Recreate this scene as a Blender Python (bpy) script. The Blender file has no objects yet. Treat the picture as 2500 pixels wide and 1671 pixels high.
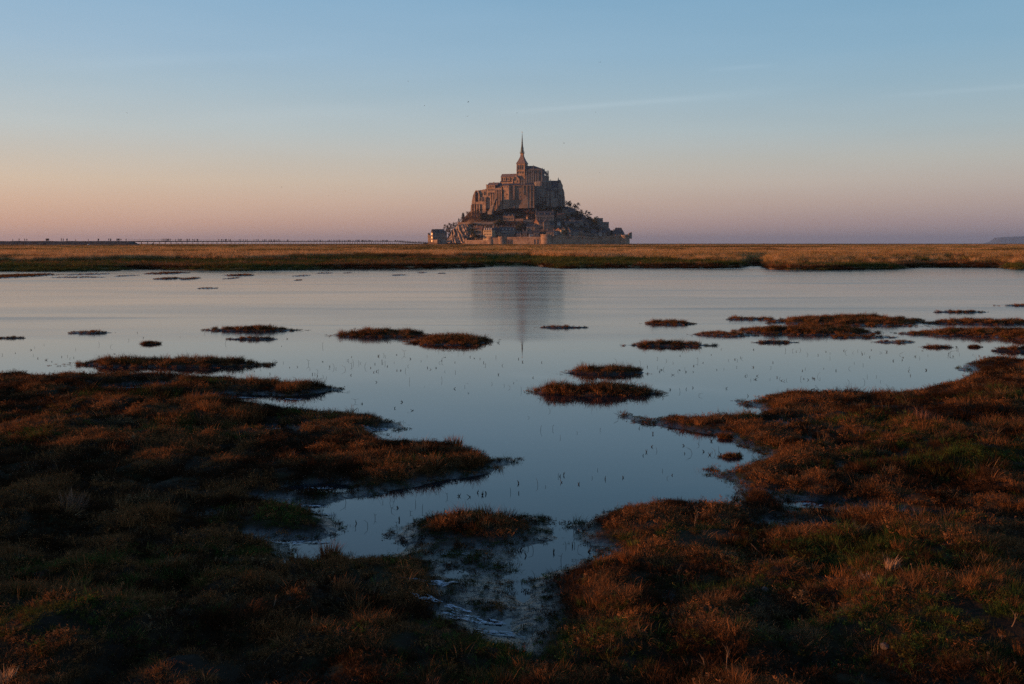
import bpy, math, random
import numpy as np
from mathutils import Vector, Matrix

R = math.radians
HAZE = 5e-5          # density of the evening air
sc = bpy.context.scene
col = sc.collection
random.seed(7)

# ------------------------------------------------------------------ camera
EYE = 1.70            # eye height above the pool
FPX = 2430.0          # focal length in pixels of the 2500 px wide photograph (35 mm)
HZ = 595.0            # row of the horizon
cam_d = bpy.data.cameras.new('camera')
cam = bpy.data.objects.new('camera', cam_d)
col.objects.link(cam)
cam.location = (0, 0, EYE)
cam.rotation_euler = (R(90), 0, 0)
cam_d.sensor_width = 36.0
cam_d.lens = 36.0 * FPX / 2500.0
cam_d.shift_y = -(835.5 - HZ) / 2500.0
cam_d.clip_start = 0.1
cam_d.clip_end = 80000.0
sc.camera = cam

# ------------------------------------------------------------------ light
SUN_AZ, SUN_EL = 82.0, 3.6    # degrees left of the direction back towards the camera, height
sd = Vector((-math.sin(R(SUN_AZ)) * math.cos(R(SUN_EL)), -math.cos(R(SUN_AZ)) * math.cos(R(SUN_EL)), math.sin(R(SUN_EL))))
sun_d = bpy.data.lights.new('sun', 'SUN')
sun_d.energy = 5.0
sun_d.angle = R(0.5)
sun_d.color = (1.0, 0.40, 0.14)
sun = bpy.data.objects.new('sun', sun_d)
col.objects.link(sun)
sun.rotation_euler = sd.to_track_quat('Z', 'Y').to_euler()
sun.location = (-60, -10, 40)

def lin(c):
    out = []
    for v in c:
        v = v / 255.0
        out.append(v / 12.92 if v <= 0.04045 else ((v + 0.055) / 1.055) ** 2.4)
    return tuple(out) + (1.0,)

w = bpy.data.worlds.new('World')
sc.world = w
w.use_nodes = True
nt = w.node_tree
nt.nodes.clear()
def N(tree, t, **kw):
    n = tree.nodes.new(t)
    for k, v in kw.items():
        setattr(n, k, v)
    return n
def L(tree, a, b):
    tree.links.new(a, b)
wo = N(nt, 'ShaderNodeOutputWorld')
tc = N(nt, 'ShaderNodeTexCoord')
sep = N(nt, 'ShaderNodeSeparateXYZ')
L(nt, tc.outputs['Generated'], sep.inputs[0])
def wmath(op, a, b=None, clamp=False):
    n = N(nt, 'ShaderNodeMath', operation=op, use_clamp=clamp)
    for i, v in enumerate((a, b)):
        if v is None:
            continue
        if isinstance(v, (int, float)):
            n.inputs[i].default_value = v
        else:
            L(nt, v, n.inputs[i])
    return n.outputs[0]
zc = wmath('MAXIMUM', sep.outputs[2], 0.0)
zs = wmath('POWER', zc, 0.5)                       # spread the ramp near the horizon
def sky_ramp(rows):
    cr = N(nt, 'ShaderNodeValToRGB')
    e = cr.color_ramp.elements
    while len(e) > 1:
        e.remove(e[-1])
    rows = [(max(z, 0) ** 0.5, lin(c)) for z, c in rows]
    e[0].position, e[0].color = rows[0]
    for p, c in rows[1:]:
        q = e.new(p)
        q.color = c
    L(nt, zs, cr.inputs[0])
    return cr.outputs[0]
warm = sky_ramp([
    (0.000, (198, 157, 142)), (0.006, (203, 160, 140)), (0.020, (216, 171, 144)), (0.040, (219, 184, 157)), (0.060, (215, 193, 169)),
    (0.080, (204, 194, 180)), (0.110, (190, 197, 196)), (0.150, (170, 190, 201)), (0.185, (157, 185, 206)), (0.240, (142, 178, 206)),
    (0.45, (92, 134, 176)), (1.0, (44, 72, 116))])
cool = sky_ramp([
    (0.000, (133, 125, 136)), (0.006, (141, 129, 136)), (0.020, (160, 142, 144)), (0.040, (177, 160, 154)), (0.060, (182, 173, 166)),
    (0.080, (178, 179, 174)), (0.110, (164, 181, 187)), (0.150, (145, 175, 192)), (0.185, (132, 170, 194)), (0.240, (119, 162, 191)),
    (0.45, (80, 124, 166)), (1.0, (40, 68, 112))])
hx = wmath('DIVIDE', sep.outputs[0], wmath('SQRT', wmath('ADD', wmath('MULTIPLY', sep.outputs[0], sep.outputs[0]), wmath('ADD', wmath('MULTIPLY', sep.outputs[1], sep.outputs[1]), 1e-4))))
fx = N(nt, 'ShaderNodeMapRange', interpolation_type='SMOOTHSTEP')
fx.inputs[1].default_value, fx.inputs[2].default_value = -0.75, 0.70
L(nt, hx, fx.inputs[0])
mx = N(nt, 'ShaderNodeMix', data_type='RGBA')
L(nt, fx.outputs[0], mx.inputs[0]); L(nt, warm, mx.inputs[6]); L(nt, cool, mx.inputs[7])
# thin high cirrus streaks and vapour trails
el = wmath('ARCTAN2', sep.outputs[2], sep.outputs[1])
az = wmath('ARCTAN2', sep.outputs[0], sep.outputs[1])
def streak(a0, e0, a1, e1, wid, amp):
    t = wmath('DIVIDE', wmath('SUBTRACT', az, a0), a1 - a0)
    line = wmath('ADD', wmath('MULTIPLY', t, e1 - e0), e0)
    d = wmath('DIVIDE', wmath('SUBTRACT', el, line), wid)
    g = wmath('POWER', 2.718, wmath('MULTIPLY', wmath('MULTIPLY', d, d), -1.0))
    b = wmath('MULTIPLY', wmath('MULTIPLY', t, wmath('SUBTRACT', 1.0, t)), 4.0)
    return wmath('MULTIPLY', wmath('MULTIPLY', g, wmath('MAXIMUM', b, 0.0)), amp)
def dirn(px, py):
    return math.atan2(px - 1250, FPX), math.atan2(HZ - py, FPX)
st = None
for (xa, ya, xb, yb, wd, am) in ((1180, 280, 1800, 232, 0.0026, 0.032), (1560, 258, 2050, 205, 0.005, 0.014), (1720, 172, 1900, 158, 0.0022, 0.022), (2100, 240, 2900, 185, 0.0026, 0.022),
                                 (80, 165, 900, 120, 0.006, 0.015), (300, 300, 1200, 250, 0.007, 0.012)):
    a0, e0 = dirn(xa, ya); a1, e1 = dirn(xb, yb)
    s_ = streak(a0, e0, a1, e1, wd, am)
    st = s_ if st is None else wmath('ADD', st, s_)
nz = N(nt, 'ShaderNodeTexNoise')
nz.inputs['Scale'].default_value = 5.0
nz.inputs['Detail'].default_value = 4.0
mp = N(nt, 'ShaderNodeMapping')
mp.inputs['Scale'].default_value = (1.0, 1.0, 7.0)
L(nt, tc.outputs['Generated'], mp.inputs[0]); L(nt, mp.outputs[0], nz.inputs['Vector'])
cl = wmath('MULTIPLY', wmath('SUBTRACT', nz.outputs[0], 0.5), 0.035)
st = wmath('ADD', wmath('MULTIPLY', st, wmath('ADD', nz.outputs[0], 0.5)), cl)
addc = N(nt, 'ShaderNodeMix', data_type='RGBA', blend_type='ADD')
addc.inputs[0].default_value = 1.0
L(nt, mx.outputs[2], addc.inputs[6])
stc = N(nt, 'ShaderNodeCombineColor')
for i in range(3):
    L(nt, st, stc.inputs[i])
L(nt, stc.outputs[0], addc.inputs[7])
bg1 = N(nt, 'ShaderNodeBackground')
bg1.inputs[1].default_value = 0.80
L(nt, addc.outputs[2], bg1.inputs[0])
sky = N(nt, 'ShaderNodeTexSky', sky_type='NISHITA')
sky.sun_disc = False
sky.sun_elevation = R(SUN_EL)
sky.sun_rotation = math.atan2(sd.x, sd.y)
sky.dust_density = 1.5
bg2 = N(nt, 'ShaderNodeBackground')
bg2.inputs[1].default_value = 0.006
L(nt, sky.outputs[0], bg2.inputs[0])
ash = N(nt, 'ShaderNodeAddShader')
L(nt, bg1.outputs[0], ash.inputs[0]); L(nt, bg2.outputs[0], ash.inputs[1])
L(nt, ash.outputs[0], wo.inputs[0])

sc.view_settings.view_transform = 'Standard'
sc.view_settings.look = 'None'
sc.view_settings.exposure = 0.35
sc.view_settings.gamma = 1.0
sc.view_settings.use_curve_mapping = False
sc.cycles.max_bounces = 6
sc.cycles.diffuse_bounces = 2
sc.cycles.glossy_bounces = 3
sc.cycles.transmission_bounces = 2
sc.cycles.transparent_max_bounces = 4
sc.cycles.volume_bounces = 0
sc.cycles.caustics_reflective = False
sc.cycles.caustics_refractive = False
sc.cycles.use_adaptive_sampling = False
sc.cycles.adaptive_threshold = 0.01
sc.cycles.use_denoising = False
sc.cycles.denoiser = 'OPENIMAGEDENOISE'
sc.cycles.denoising_input_passes = 'RGB_ALBEDO_NORMAL'
sc.cycles.denoising_prefilter = 'ACCURATE'

# ------------------------------------------------------------------ helpers
def at(px, py, z=0.0, s=2500.0 / 2346.0):
    """A point of the ground at height z, from a pixel of the 2346 px wide view."""
    px, py = px * s, py * s
    Y = (EYE - z) * FPX / (py - HZ)
    return ((px - 1250.0) / FPX * Y, Y)

def tag(o, label=None, cat=None, group=None, kind=None):
    if label: o['label'] = label
    if cat: o['category'] = cat
    if group: o['group'] = group
    if kind: o['kind'] = kind
    return o

def thing(name, label, cat, loc=(0, 0, 0), rz=0.0, group=None):
    o = bpy.data.objects.new(name, None)
    col.objects.link(o)
    o.location = loc
    o.rotation_euler = (0, 0, rz)
    o.empty_display_size = 0.5
    return tag(o, label, cat, group)

class MB:
    """Collects faces and links them as one mesh object."""
    def __init__(s):
        s.v, s.f = [], []
    def add(s, vs, fs):
        b = len(s.v)
        s.v += [tuple(p) for p in vs]
        s.f += [tuple(b + i for i in f) for f in fs]
        return s
    def box(s, x0, x1, y0, y1, z0, z1):
        return s.add([(x0, y0, z0), (x1, y0, z0), (x1, y1, z0), (x0, y1, z0), (x0, y0, z1), (x1, y0, z1), (x1, y1, z1), (x0, y1, z1)],
                     [(0, 3, 2, 1), (4, 5, 6, 7), (0, 1, 5, 4), (1, 2, 6, 5), (2, 3, 7, 6), (3, 0, 4, 7)])
    def poly_y(s, pts, y0, y1):
        """A polygon of (x, z) points, counter-clockwise seen from -y, given depth."""
        n = len(pts)
        vs = [(x, y0, z) for x, z in pts] + [(x, y1, z) for x, z in pts]
        fs = [tuple(range(n)), tuple(range(2 * n - 1, n - 1, -1))]
        for i in range(n):
            j = (i + 1) % n
            fs.append((i, n + i, n + j, j))
        return s.add(vs, fs)
    def poly_z(s, pts, z0, z1):
        n = len(pts)
        vs = [(x, y, z0) for x, y in pts] + [(x, y, z1) for x, y in pts]
        fs = [tuple(range(n - 1, -1, -1)), tuple(range(n, 2 * n))]
        for i in range(n):
            j = (i + 1) % n
            fs.append((i, j, n + j, n + i))
        return s.add(vs, fs)
    def lathe(s, cx, cy, prof, n=16, a0=0.0):
        vs, fs = [], []
        for r, z in prof:
            for k in range(n):
                a = a0 + 2 * math.pi * k / n
                vs.append((cx + r * math.cos(a), cy + r * math.sin(a), z))
        m = len(prof)
        for i in range(m - 1):
            for k in range(n):
                q = (k + 1) % n
                fs.append((i * n + k, i * n + q, (i + 1) * n + q, (i + 1) * n + k))
        fs.append(tuple(range(n - 1, -1, -1)))
        fs.append(tuple((m - 1) * n + k for k in range(n)))
        return s.add(vs, fs)
    def gable_x(s, x0, x1, y0, y1, z0, z1, o=0.3):
        ym = (y0 + y1) / 2
        return s.add([(x0 - o, y0 - o, z0), (x1 + o, y0 - o, z0), (x1 + o, y1 + o, z0), (x0 - o, y1 + o, z0), (x0 - o, ym, z1), (x1 + o, ym, z1)],
                     [(0, 1, 5, 4), (2, 3, 4, 5), (0, 4, 3), (1, 2, 5), (0, 3, 2, 1)])
    def gable_y(s, x0, x1, y0, y1, z0, z1, o=0.3):
        xm = (x0 + x1) / 2
        return s.add([(x0 - o, y0 - o, z0), (x1 + o, y0 - o, z0), (x1 + o, y1 + o, z0), (x0 - o, y1 + o, z0), (xm, y0 - o, z1), (xm, y1 + o, z1)],
                     [(0, 4, 5, 3), (1, 2, 5, 4), (0, 1, 4), (2, 3, 5), (0, 3, 2, 1)])
    def hip(s, x0, x1, y0, y1, z0, z1, inset, o=0.3, flat=0.0):
        ym = (y0 + y1) / 2
        h = max(flat, 0.02)
        return s.add([(x0 - o, y0 - o, z0), (x1 + o, y0 - o, z0), (x1 + o, y1 + o, z0), (x0 - o, y1 + o, z0),
                      (x0 + inset, ym - h, z1), (x1 - inset, ym - h, z1), (x1 - inset, ym + h, z1), (x0 + inset, ym + h, z1)],
                     [(0, 1, 5, 4), (1, 2, 6, 5), (2, 3, 7, 6), (3, 0, 4, 7), (4, 5, 6, 7), (0, 3, 2, 1)])
    def tube(s, pts, rads, n=4):
        vs, fs = [], []
        m = len(pts)
        for i, p in enumerate(pts):
            p = Vector(p)
            d = (Vector(pts[min(i + 1, m - 1)]) - Vector(pts[max(i - 1, 0)]))
            d = d.normalized() if d.length > 1e-9 else Vector((0, 0, 1))
            a = d.cross(Vector((0, 0, 1)) if abs(d.z) < 0.9 else Vector((1, 0, 0))).normalized()
            b = d.cross(a)
            for k in range(n):
                t = 2 * math.pi * k / n
                vs.append(p + (a * math.cos(t) + b * math.sin(t)) * rads[i])
        for i in range(m - 1):
            for k in range(n):
                q = (k + 1) % n
                fs.append((i * n + k, (i + 1) * n + k, (i + 1) * n + q, i * n + q))
        fs.append(tuple(range(n)))
        fs.append(tuple((m - 1) * n + k for k in range(n - 1, -1, -1)))
        return s.add(vs, fs)
    def mesh(s, name, mat, smooth=False):
        me = bpy.data.meshes.new(name)
        me.from_pydata(s.v, [], s.f)
        if mat is not None:
            me.materials.append(mat)
        if smooth:
            me.polygons.foreach_set('use_smooth', [True] * len(me.polygons))
        me.update()
        return me
    def build(s, name, mat, parent=None, smooth=False):
        return put(name, s.mesh(name, mat, smooth), parent)

def put(name, me, parent=None, loc=None, rot=None, scale=None):
    o = bpy.data.objects.new(name, me)
    col.objects.link(o)
    if parent is not None: o.parent = parent
    if loc is not None: o.location = loc
    if rot is not None: o.rotation_euler = rot
    if scale is not None: o.scale = scale
    return o

def np_mesh(name, V, F, mat, smooth=False):
    """A mesh from an (n, 3) array of points and an (m, k) array of faces."""
    me = bpy.data.meshes.new(name)
    V = np.asarray(V, dtype=np.float32); F = np.asarray(F, dtype=np.int32)
    k = F.shape[1]
    me.vertices.add(len(V)); me.vertices.foreach_set('co', V.ravel())
    me.loops.add(F.size); me.loops.foreach_set('vertex_index', F.ravel())
    me.polygons.add(len(F))
    me.polygons.foreach_set('loop_start', np.arange(0, F.size, k, dtype=np.int32))
    if smooth:
        me.polygons.foreach_set('use_smooth', np.ones(len(F), dtype=bool))
    me.update(calc_edges=True)
    if mat is not None: me.materials.append(mat)
    return me

# ------------------------------------------------------------------ noise on arrays
def _hash(ix, iy, seed):
    h = (ix.astype(np.int64) * 374761393 + iy.astype(np.int64) * 668265263 + seed * 982451653) & 0xFFFFFFFF
    h = ((h ^ (h >> 13)) * 1274126177) & 0xFFFFFFFF
    h = h ^ (h >> 16)
    return (h & 0xFFFFFF) / float(0xFFFFFF) * 2 - 1
def vnoise(x, y, seed=0):
    x = np.asarray(x, dtype=np.float64); y = np.asarray(y, dtype=np.float64)
    ix, iy = np.floor(x), np.floor(y)
    fx_, fy_ = x - ix, y - iy
    fx_ = fx_ * fx_ * (3 - 2 * fx_); fy_ = fy_ * fy_ * (3 - 2 * fy_)
    a = _hash(ix, iy, seed); b = _hash(ix + 1, iy, seed); c = _hash(ix, iy + 1, seed); d = _hash(ix + 1, iy + 1, seed)
    return (a * (1 - fx_) + b * fx_) * (1 - fy_) + (c * (1 - fx_) + d * fx_) * fy_
def fbm(x, y, octv=4, seed=0, gain=0.5):
    t, a, n = 0.0, 1.0, 0.0
    x = np.asarray(x, dtype=np.float64); y = np.asarray(y, dtype=np.float64)
    for i in range(octv):
        c, s_ = math.cos(0.6 * i + 0.3), math.sin(0.6 * i + 0.3)
        t = t + a * vnoise((x * c - y * s_) * 2 ** i + 17.3 * i, (x * s_ + y * c) * 2 ** i - 9.1 * i, seed + i)
        n += a
        a *= gain
    return t / n
def sstep(x, a, b):
    t = np.clip((np.asarray(x, dtype=np.float64) - a) / (b - a), 0, 1)
    return t * t * (3 - 2 * t)

# ------------------------------------------------------------------ materials
def mat_noise(name, cols, scale=1.0, rough=0.9, bump=0.0, bump_scale=None, spec=0.2, detail=5.0, stretch=(1, 1, 1), coord='Object', dist=1.0):
    """A material whose colour wanders between two or three tones."""
    m = bpy.data.materials.new(name)
    m.use_nodes = True
    t = m.node_tree
    b = t.nodes['Principled BSDF']
    tcx = N(t, 'ShaderNodeTexCoord')
    mpx = N(t, 'ShaderNodeMapping')
    mpx.inputs['Scale'].default_value = stretch
    L(t, tcx.outputs[coord], mpx.inputs[0])
    n = N(t, 'ShaderNodeTexNoise')
    n.inputs['Scale'].default_value = scale
    n.inputs['Detail'].default_value = detail
    n.inputs['Roughness'].default_value = 0.6
    L(t, mpx.outputs[0], n.inputs['Vector'])
    cr = N(t, 'ShaderNodeValToRGB')
    e = cr.color_ramp.elements
    k = len(cols)
    e[0].position, e[0].color = 0.32, tuple(cols[0]) + (1,)
    e[1].position, e[1].color = 0.68, tuple(cols[-1]) + (1,)
    for i in range(1, k - 1):
        q = e.new(0.32 + 0.36 * i / (k - 1))
        q.color = tuple(cols[i]) + (1,)
    L(t, n.outputs[0], cr.inputs[0])
    L(t, cr.outputs[0], b.inputs['Base Color'])
    b.inputs['Roughness'].default_value = rough
    b.inputs['Specular IOR Level'].default_value = spec
    if bump:
        n2 = N(t, 'ShaderNodeTexNoise')
        n2.inputs['Scale'].default_value = bump_scale or scale * 3
        n2.inputs['Detail'].default_value = 6.0
        L(t, mpx.outputs[0], n2.inputs['Vector'])
        bp = N(t, 'ShaderNodeBump')
        bp.inputs['Strength'].default_value = bump
        bp.inputs['Distance'].default_value = dist
        L(t, n2.outputs[0], bp.inputs['Height'])
        L(t, bp.outputs[0], b.inputs['Normal'])
    return m

def mat_grass(name, trans=0.3):
    """Blades: the colour comes with each tuft, each blade a little lighter or darker."""
    m = bpy.data.materials.new(name)
    m.use_nodes = True
    t = m.node_tree
    t.nodes.remove(t.nodes['Principled BSDF'])
    out = t.nodes['Material Output']
    a = N(t, 'ShaderNodeAttribute', attribute_type='INSTANCER', attribute_name='tint')
    v = N(t, 'ShaderNodeAttribute', attribute_type='GEOMETRY', attribute_name='blade_tone')
    mul = N(t, 'ShaderNodeMix', data_type='RGBA', blend_type='MULTIPLY')
    mul.inputs[0].default_value = 1.0
    L(t, a.outputs['Color'], mul.inputs[6]); L(t, v.outputs['Color'], mul.inputs[7])
    d = N(t, 'ShaderNodeBsdfDiffuse')
    tr = N(t, 'ShaderNodeBsdfTranslucent')
    mix = N(t, 'ShaderNodeMixShader')
    mix.inputs[0].default_value = trans
    L(t, mul.outputs[2], d.inputs[0]); L(t, mul.outputs[2], tr.inputs[0])
    L(t, d.outputs[0], mix.inputs[1]); L(t, tr.outputs[0], mix.inputs[2])
    L(t, mix.outputs[0], out.inputs[0])
    return m

M = {}
M['grass'] = mat_grass('grass_blade')
M['reed'] = mat_grass('reed_blade', 0.45)
M['mud'] = mat_noise('mud', [(0.012, 0.010, 0.008), (0.028, 0.021, 0.014), (0.045, 0.032, 0.02)], 2.2, 0.75, 0.6, 9.0, 0.3, dist=0.03)
M['turf_base'] = mat_noise('turf_base', [(0.016, 0.012, 0.008), (0.03, 0.02, 0.011), (0.03, 0.03, 0.012)], 2.5, 0.95, 0.8, 25.0, 0.1, dist=0.02)
def wet_low(m, z0, z1):
    """Mud that lies close to the water is wet and shines a little."""
    t = m.node_tree
    b = t.nodes['Principled BSDF']
    g = N(t, 'ShaderNodeNewGeometry'); sp = N(t, 'ShaderNodeSeparateXYZ')
    L(t, g.outputs['Position'], sp.inputs[0])
    for sock, lo, hi in (('Roughness', 0.28, 0.95), ('Specular IOR Level', 0.5, 0.1)):
        r = N(t, 'ShaderNodeMapRange', interpolation_type='SMOOTHSTEP')
        r.inputs[1].default_value, r.inputs[2].default_value, r.inputs[3].default_value, r.inputs[4].default_value = z0, z1, lo, hi
        L(t, sp.outputs[2], r.inputs[0]); L(t, r.outputs[0], b.inputs[sock])
wet_low(M['turf_base'], 0.010, 0.040)
M['plain'] = mat_noise('marsh_plain', [(0.16, 0.095, 0.04), (0.26, 0.16, 0.075), (0.15, 0.12, 0.05)], 0.06, 0.95, 0.7, 1.2, 0.1, dist=0.5, stretch=(0.5, 1, 1))
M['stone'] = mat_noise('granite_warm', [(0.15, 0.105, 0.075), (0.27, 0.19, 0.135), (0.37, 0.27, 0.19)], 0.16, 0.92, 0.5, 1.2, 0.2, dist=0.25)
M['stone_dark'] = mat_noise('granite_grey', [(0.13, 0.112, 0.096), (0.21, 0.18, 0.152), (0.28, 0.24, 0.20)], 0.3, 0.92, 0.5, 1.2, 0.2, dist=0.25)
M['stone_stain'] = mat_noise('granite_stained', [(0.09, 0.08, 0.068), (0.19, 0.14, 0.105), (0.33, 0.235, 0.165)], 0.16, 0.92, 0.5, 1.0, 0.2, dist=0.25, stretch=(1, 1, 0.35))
M['cream'] = mat_noise('cream_render', [(0.34, 0.27, 0.17), (0.45, 0.36, 0.24)], 0.4, 0.9)
M['pale'] = mat_noise('pale_render', [(0.42, 0.4, 0.38), (0.56, 0.54, 0.5)], 0.4, 0.9)
M['slate'] = mat_noise('slate', [(0.05, 0.048, 0.05), (0.08, 0.077, 0.078), (0.105, 0.1, 0.098)], 0.5, 0.8, 0.4, 2.0, 0.15, dist=0.15, stretch=(1, 1, 3))
M['schist'] = mat_noise('schist_roof', [(0.11, 0.085, 0.075), (0.16, 0.125, 0.11), (0.19, 0.155, 0.135)], 0.5, 0.8, 0.4, 2.0, 0.25, dist=0.15, stretch=(1, 1, 3))
M['tile'] = mat_noise('brown_tile', [(0.14, 0.075, 0.05), (0.21, 0.115, 0.075)], 0.6, 0.85, 0.4, 2.0, 0.2, dist=0.15)
M['verdigris'] = mat_noise('verdigris', [(0.06, 0.085, 0.075), (0.1, 0.13, 0.115)], 0.6, 0.6, 0, None, 0.4)
M['gold'] = mat_noise('gilding', [(0.5, 0.33, 0.12), (0.6, 0.4, 0.16)], 1.0, 0.6)
M['glass'] = mat_noise('dark_glass', [(0.018, 0.02, 0.024), (0.03, 0.032, 0.036)], 0.4, 0.25, 0, None, 0.5)
M['hole'] = mat_noise('dark_opening', [(0.02, 0.019, 0.018), (0.035, 0.032, 0.03)], 0.5, 0.9)
M['rock'] = mat_noise('granite_crag', [(0.12, 0.09, 0.07), (0.26, 0.2, 0.15), (0.4, 0.32, 0.25)], 0.22, 0.95, 0.9, 0.7, 0.15, dist=0.8)
M['slope'] = mat_noise('hill_slope', [(0.05, 0.042, 0.027), (0.09, 0.064, 0.042), (0.13, 0.09, 0.062)], 0.12, 0.95, 0.9, 0.6, 0.1, dist=0.8)
M['bark'] = mat_noise('bark', [(0.035, 0.028, 0.022), (0.06, 0.048, 0.038)], 1.0, 0.95)
M['twig'] = mat_noise('twigs', [(0.06, 0.045, 0.035), (0.1, 0.075, 0.055)], 0.7, 0.95)
M['evergreen'] = mat_noise('evergreen_leaf', [(0.022, 0.03, 0.018), (0.042, 0.052, 0.026), (0.06, 0.068, 0.034)], 0.5, 0.8)
M['brownleaf'] = mat_noise('brown_leaf', [(0.08, 0.05, 0.035), (0.13, 0.085, 0.058), (0.16, 0.11, 0.08)], 0.4, 0.9)
M['olive'] = mat_noise('olive_leaf', [(0.05, 0.045, 0.022), (0.09, 0.075, 0.038)], 0.5, 0.85)
M['steel'] = mat_noise('dark_steel', [(0.03, 0.03, 0.033), (0.05, 0.05, 0.053)], 0.5, 0.6)
M['riprap'] = mat_noise('embankment_rubble', [(0.05, 0.048, 0.045), (0.085, 0.08, 0.075), (0.11, 0.105, 0.1)], 0.4, 0.95, 0.9, 1.2, 0.1, dist=0.4)
M['cloth_black'] = mat_noise('dark_cloth', [(0.012, 0.012, 0.015), (0.025, 0.024, 0.027)], 3.0, 0.9)
M['cloth_blue'] = mat_noise('navy_cloth', [(0.015, 0.02, 0.035), (0.03, 0.035, 0.055)], 3.0, 0.9)
M['cloth_red'] = mat_noise('maroon_cloth', [(0.05, 0.018, 0.016), (0.08, 0.03, 0.025)], 3.0, 0.9)
M['white'] = mat_noise('white_wool', [(0.6, 0.58, 0.54), (0.75, 0.73, 0.7)], 4.0, 0.95)
M['white_paint'] = mat_noise('white_paint', [(0.6, 0.6, 0.6), (0.75, 0.75, 0.74)], 1.0, 0.6)
M['feather'] = mat_noise('grey_feather', [(0.06, 0.06, 0.065), (0.12, 0.12, 0.12)], 2.0, 0.9)
M['pebble'] = mat_noise('pale_pebble', [(0.06, 0.055, 0.05), (0.13, 0.12, 0.11)], 9.0, 0.8, 0.5, 40.0, 0.3, dist=0.01)
M['hill'] = mat_noise('distant_hill', [(0.03, 0.032, 0.028), (0.055, 0.055, 0.045)], 0.004, 0.95)
M['drystem'] = mat_noise('dry_stem', [(0.10, 0.065, 0.04), (0.18, 0.125, 0.08)], 12.0, 0.9)
M['wetstem'] = mat_noise('wet_stem', [(0.02, 0.018, 0.012), (0.04, 0.034, 0.02)], 12.0, 0.9)

# ================================================================== water
def water_material():
    m = bpy.data.materials.new('water')
    m.use_nodes = True
    t = m.node_tree
    b = t.nodes['Principled BSDF']
    b.inputs['Base Color'].default_value = (0.010, 0.016, 0.021, 1)
    b.inputs['IOR'].default_value = 1.42
    tcx = N(t, 'ShaderNodeTexCoord')
    sp = N(t, 'ShaderNodeSeparateXYZ')
    L(t, tcx.outputs['Object'], sp.inputs[0])
    def noise(scale, stretch, detail=4.0, rough=0.55):
        mpx = N(t, 'ShaderNodeMapping')
        mpx.inputs['Scale'].default_value = stretch
        L(t, tcx.outputs['Object'], mpx.inputs[0])
        n = N(t, 'ShaderNodeTexNoise')
        n.inputs['Scale'].default_value = scale
        n.inputs['Detail'].default_value = detail
        n.inputs['Roughness'].default_value = rough
        L(t, mpx.outputs[0], n.inputs['Vector'])
        return n.outputs[0]
    def mr(v, a, b_, c, d):
        n = N(t, 'ShaderNodeMapRange', interpolation_type='SMOOTHSTEP')
        n.inputs[1].default_value, n.inputs[2].default_value, n.inputs[3].default_value, n.inputs[4].default_value = a, b_, c, d
        L(t, v, n.inputs[0])
        return n.outputs[0]
    def mm(op, a, c):
        n = N(t, 'ShaderNodeMath', operation=op)
        for i, v in enumerate((a, c)):
            if isinstance(v, (int, float)): n.inputs[i].default_value = v
            else: L(t, v, n.inputs[i])
        return n.outputs[0]
    # breeze over the open middle of the pool, sheltered near the shore where the camera stands
    open_w = mr(sp.outputs[1], 16.0, 18.6, 0.0, 1.0)
    patches = mr(noise(0.18, (0.35, 1.5, 1)), 0.36, 0.66, 0.70, 1.0)
    streaks = mm('MULTIPLY', mr(noise(0.30, (0.10, 1.0, 1), 5.0, 0.65), 0.55, 0.66, 0.0, 1.0), mr(sp.outputs[1], 14.0, 18.0, 0.0, 0.4))
    breeze = mm('ADD', mm('MULTIPLY', open_w, patches), streaks)
    rgh = mm('ADD', mm('MULTIPLY', breeze, 0.15), 0.012)
    L(t, rgh, b.inputs['Roughness'])
    fine = noise(7.0, (0.35, 1.0, 1), 3.0)
    swell = noise(0.9, (0.4, 1.0, 1), 3.0)
    hgt = mm('ADD', mm('MULTIPLY', fine, mm('ADD', mm('MULTIPLY', breeze, 0.0016), 0.00005)), mm('MULTIPLY', swell, mm('ADD', mm('MULTIPLY', breeze, 0.0035), 0.0003)))
    bp = N(t, 'ShaderNodeBump')
    bp.inputs['Strength'].default_value = 1.0
    bp.inputs['Distance'].default_value = 1.0
    L(t, hgt, bp.inputs['Height'])
    L(t, bp.outputs[0], b.inputs['Normal'])
    return m
M['water'] = water_material()
wm = MB().add([(-130, -6, 0), (130, -6, 0), (130, 100, 0), (-130, 100, 0)], [(0, 1, 2, 3)])
tag(wm.build('water', M['water']), 'calm shallow pool reflecting the evening sky', kind='structure')
n_ = 64
ring = [(30000 * math.cos(2 * math.pi * k / n_), 30000 * math.sin(2 * math.pi * k / n_), -0.4) for k in range(n_)]
tag(MB().add([(0, 0, -0.4)] + ring, [(0, 1 + k, 1 + (k + 1) % n_) for k in range(n_)]).build('ground', M['mud']), 'dark mud under the marsh and the pool', kind='structure')

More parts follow.
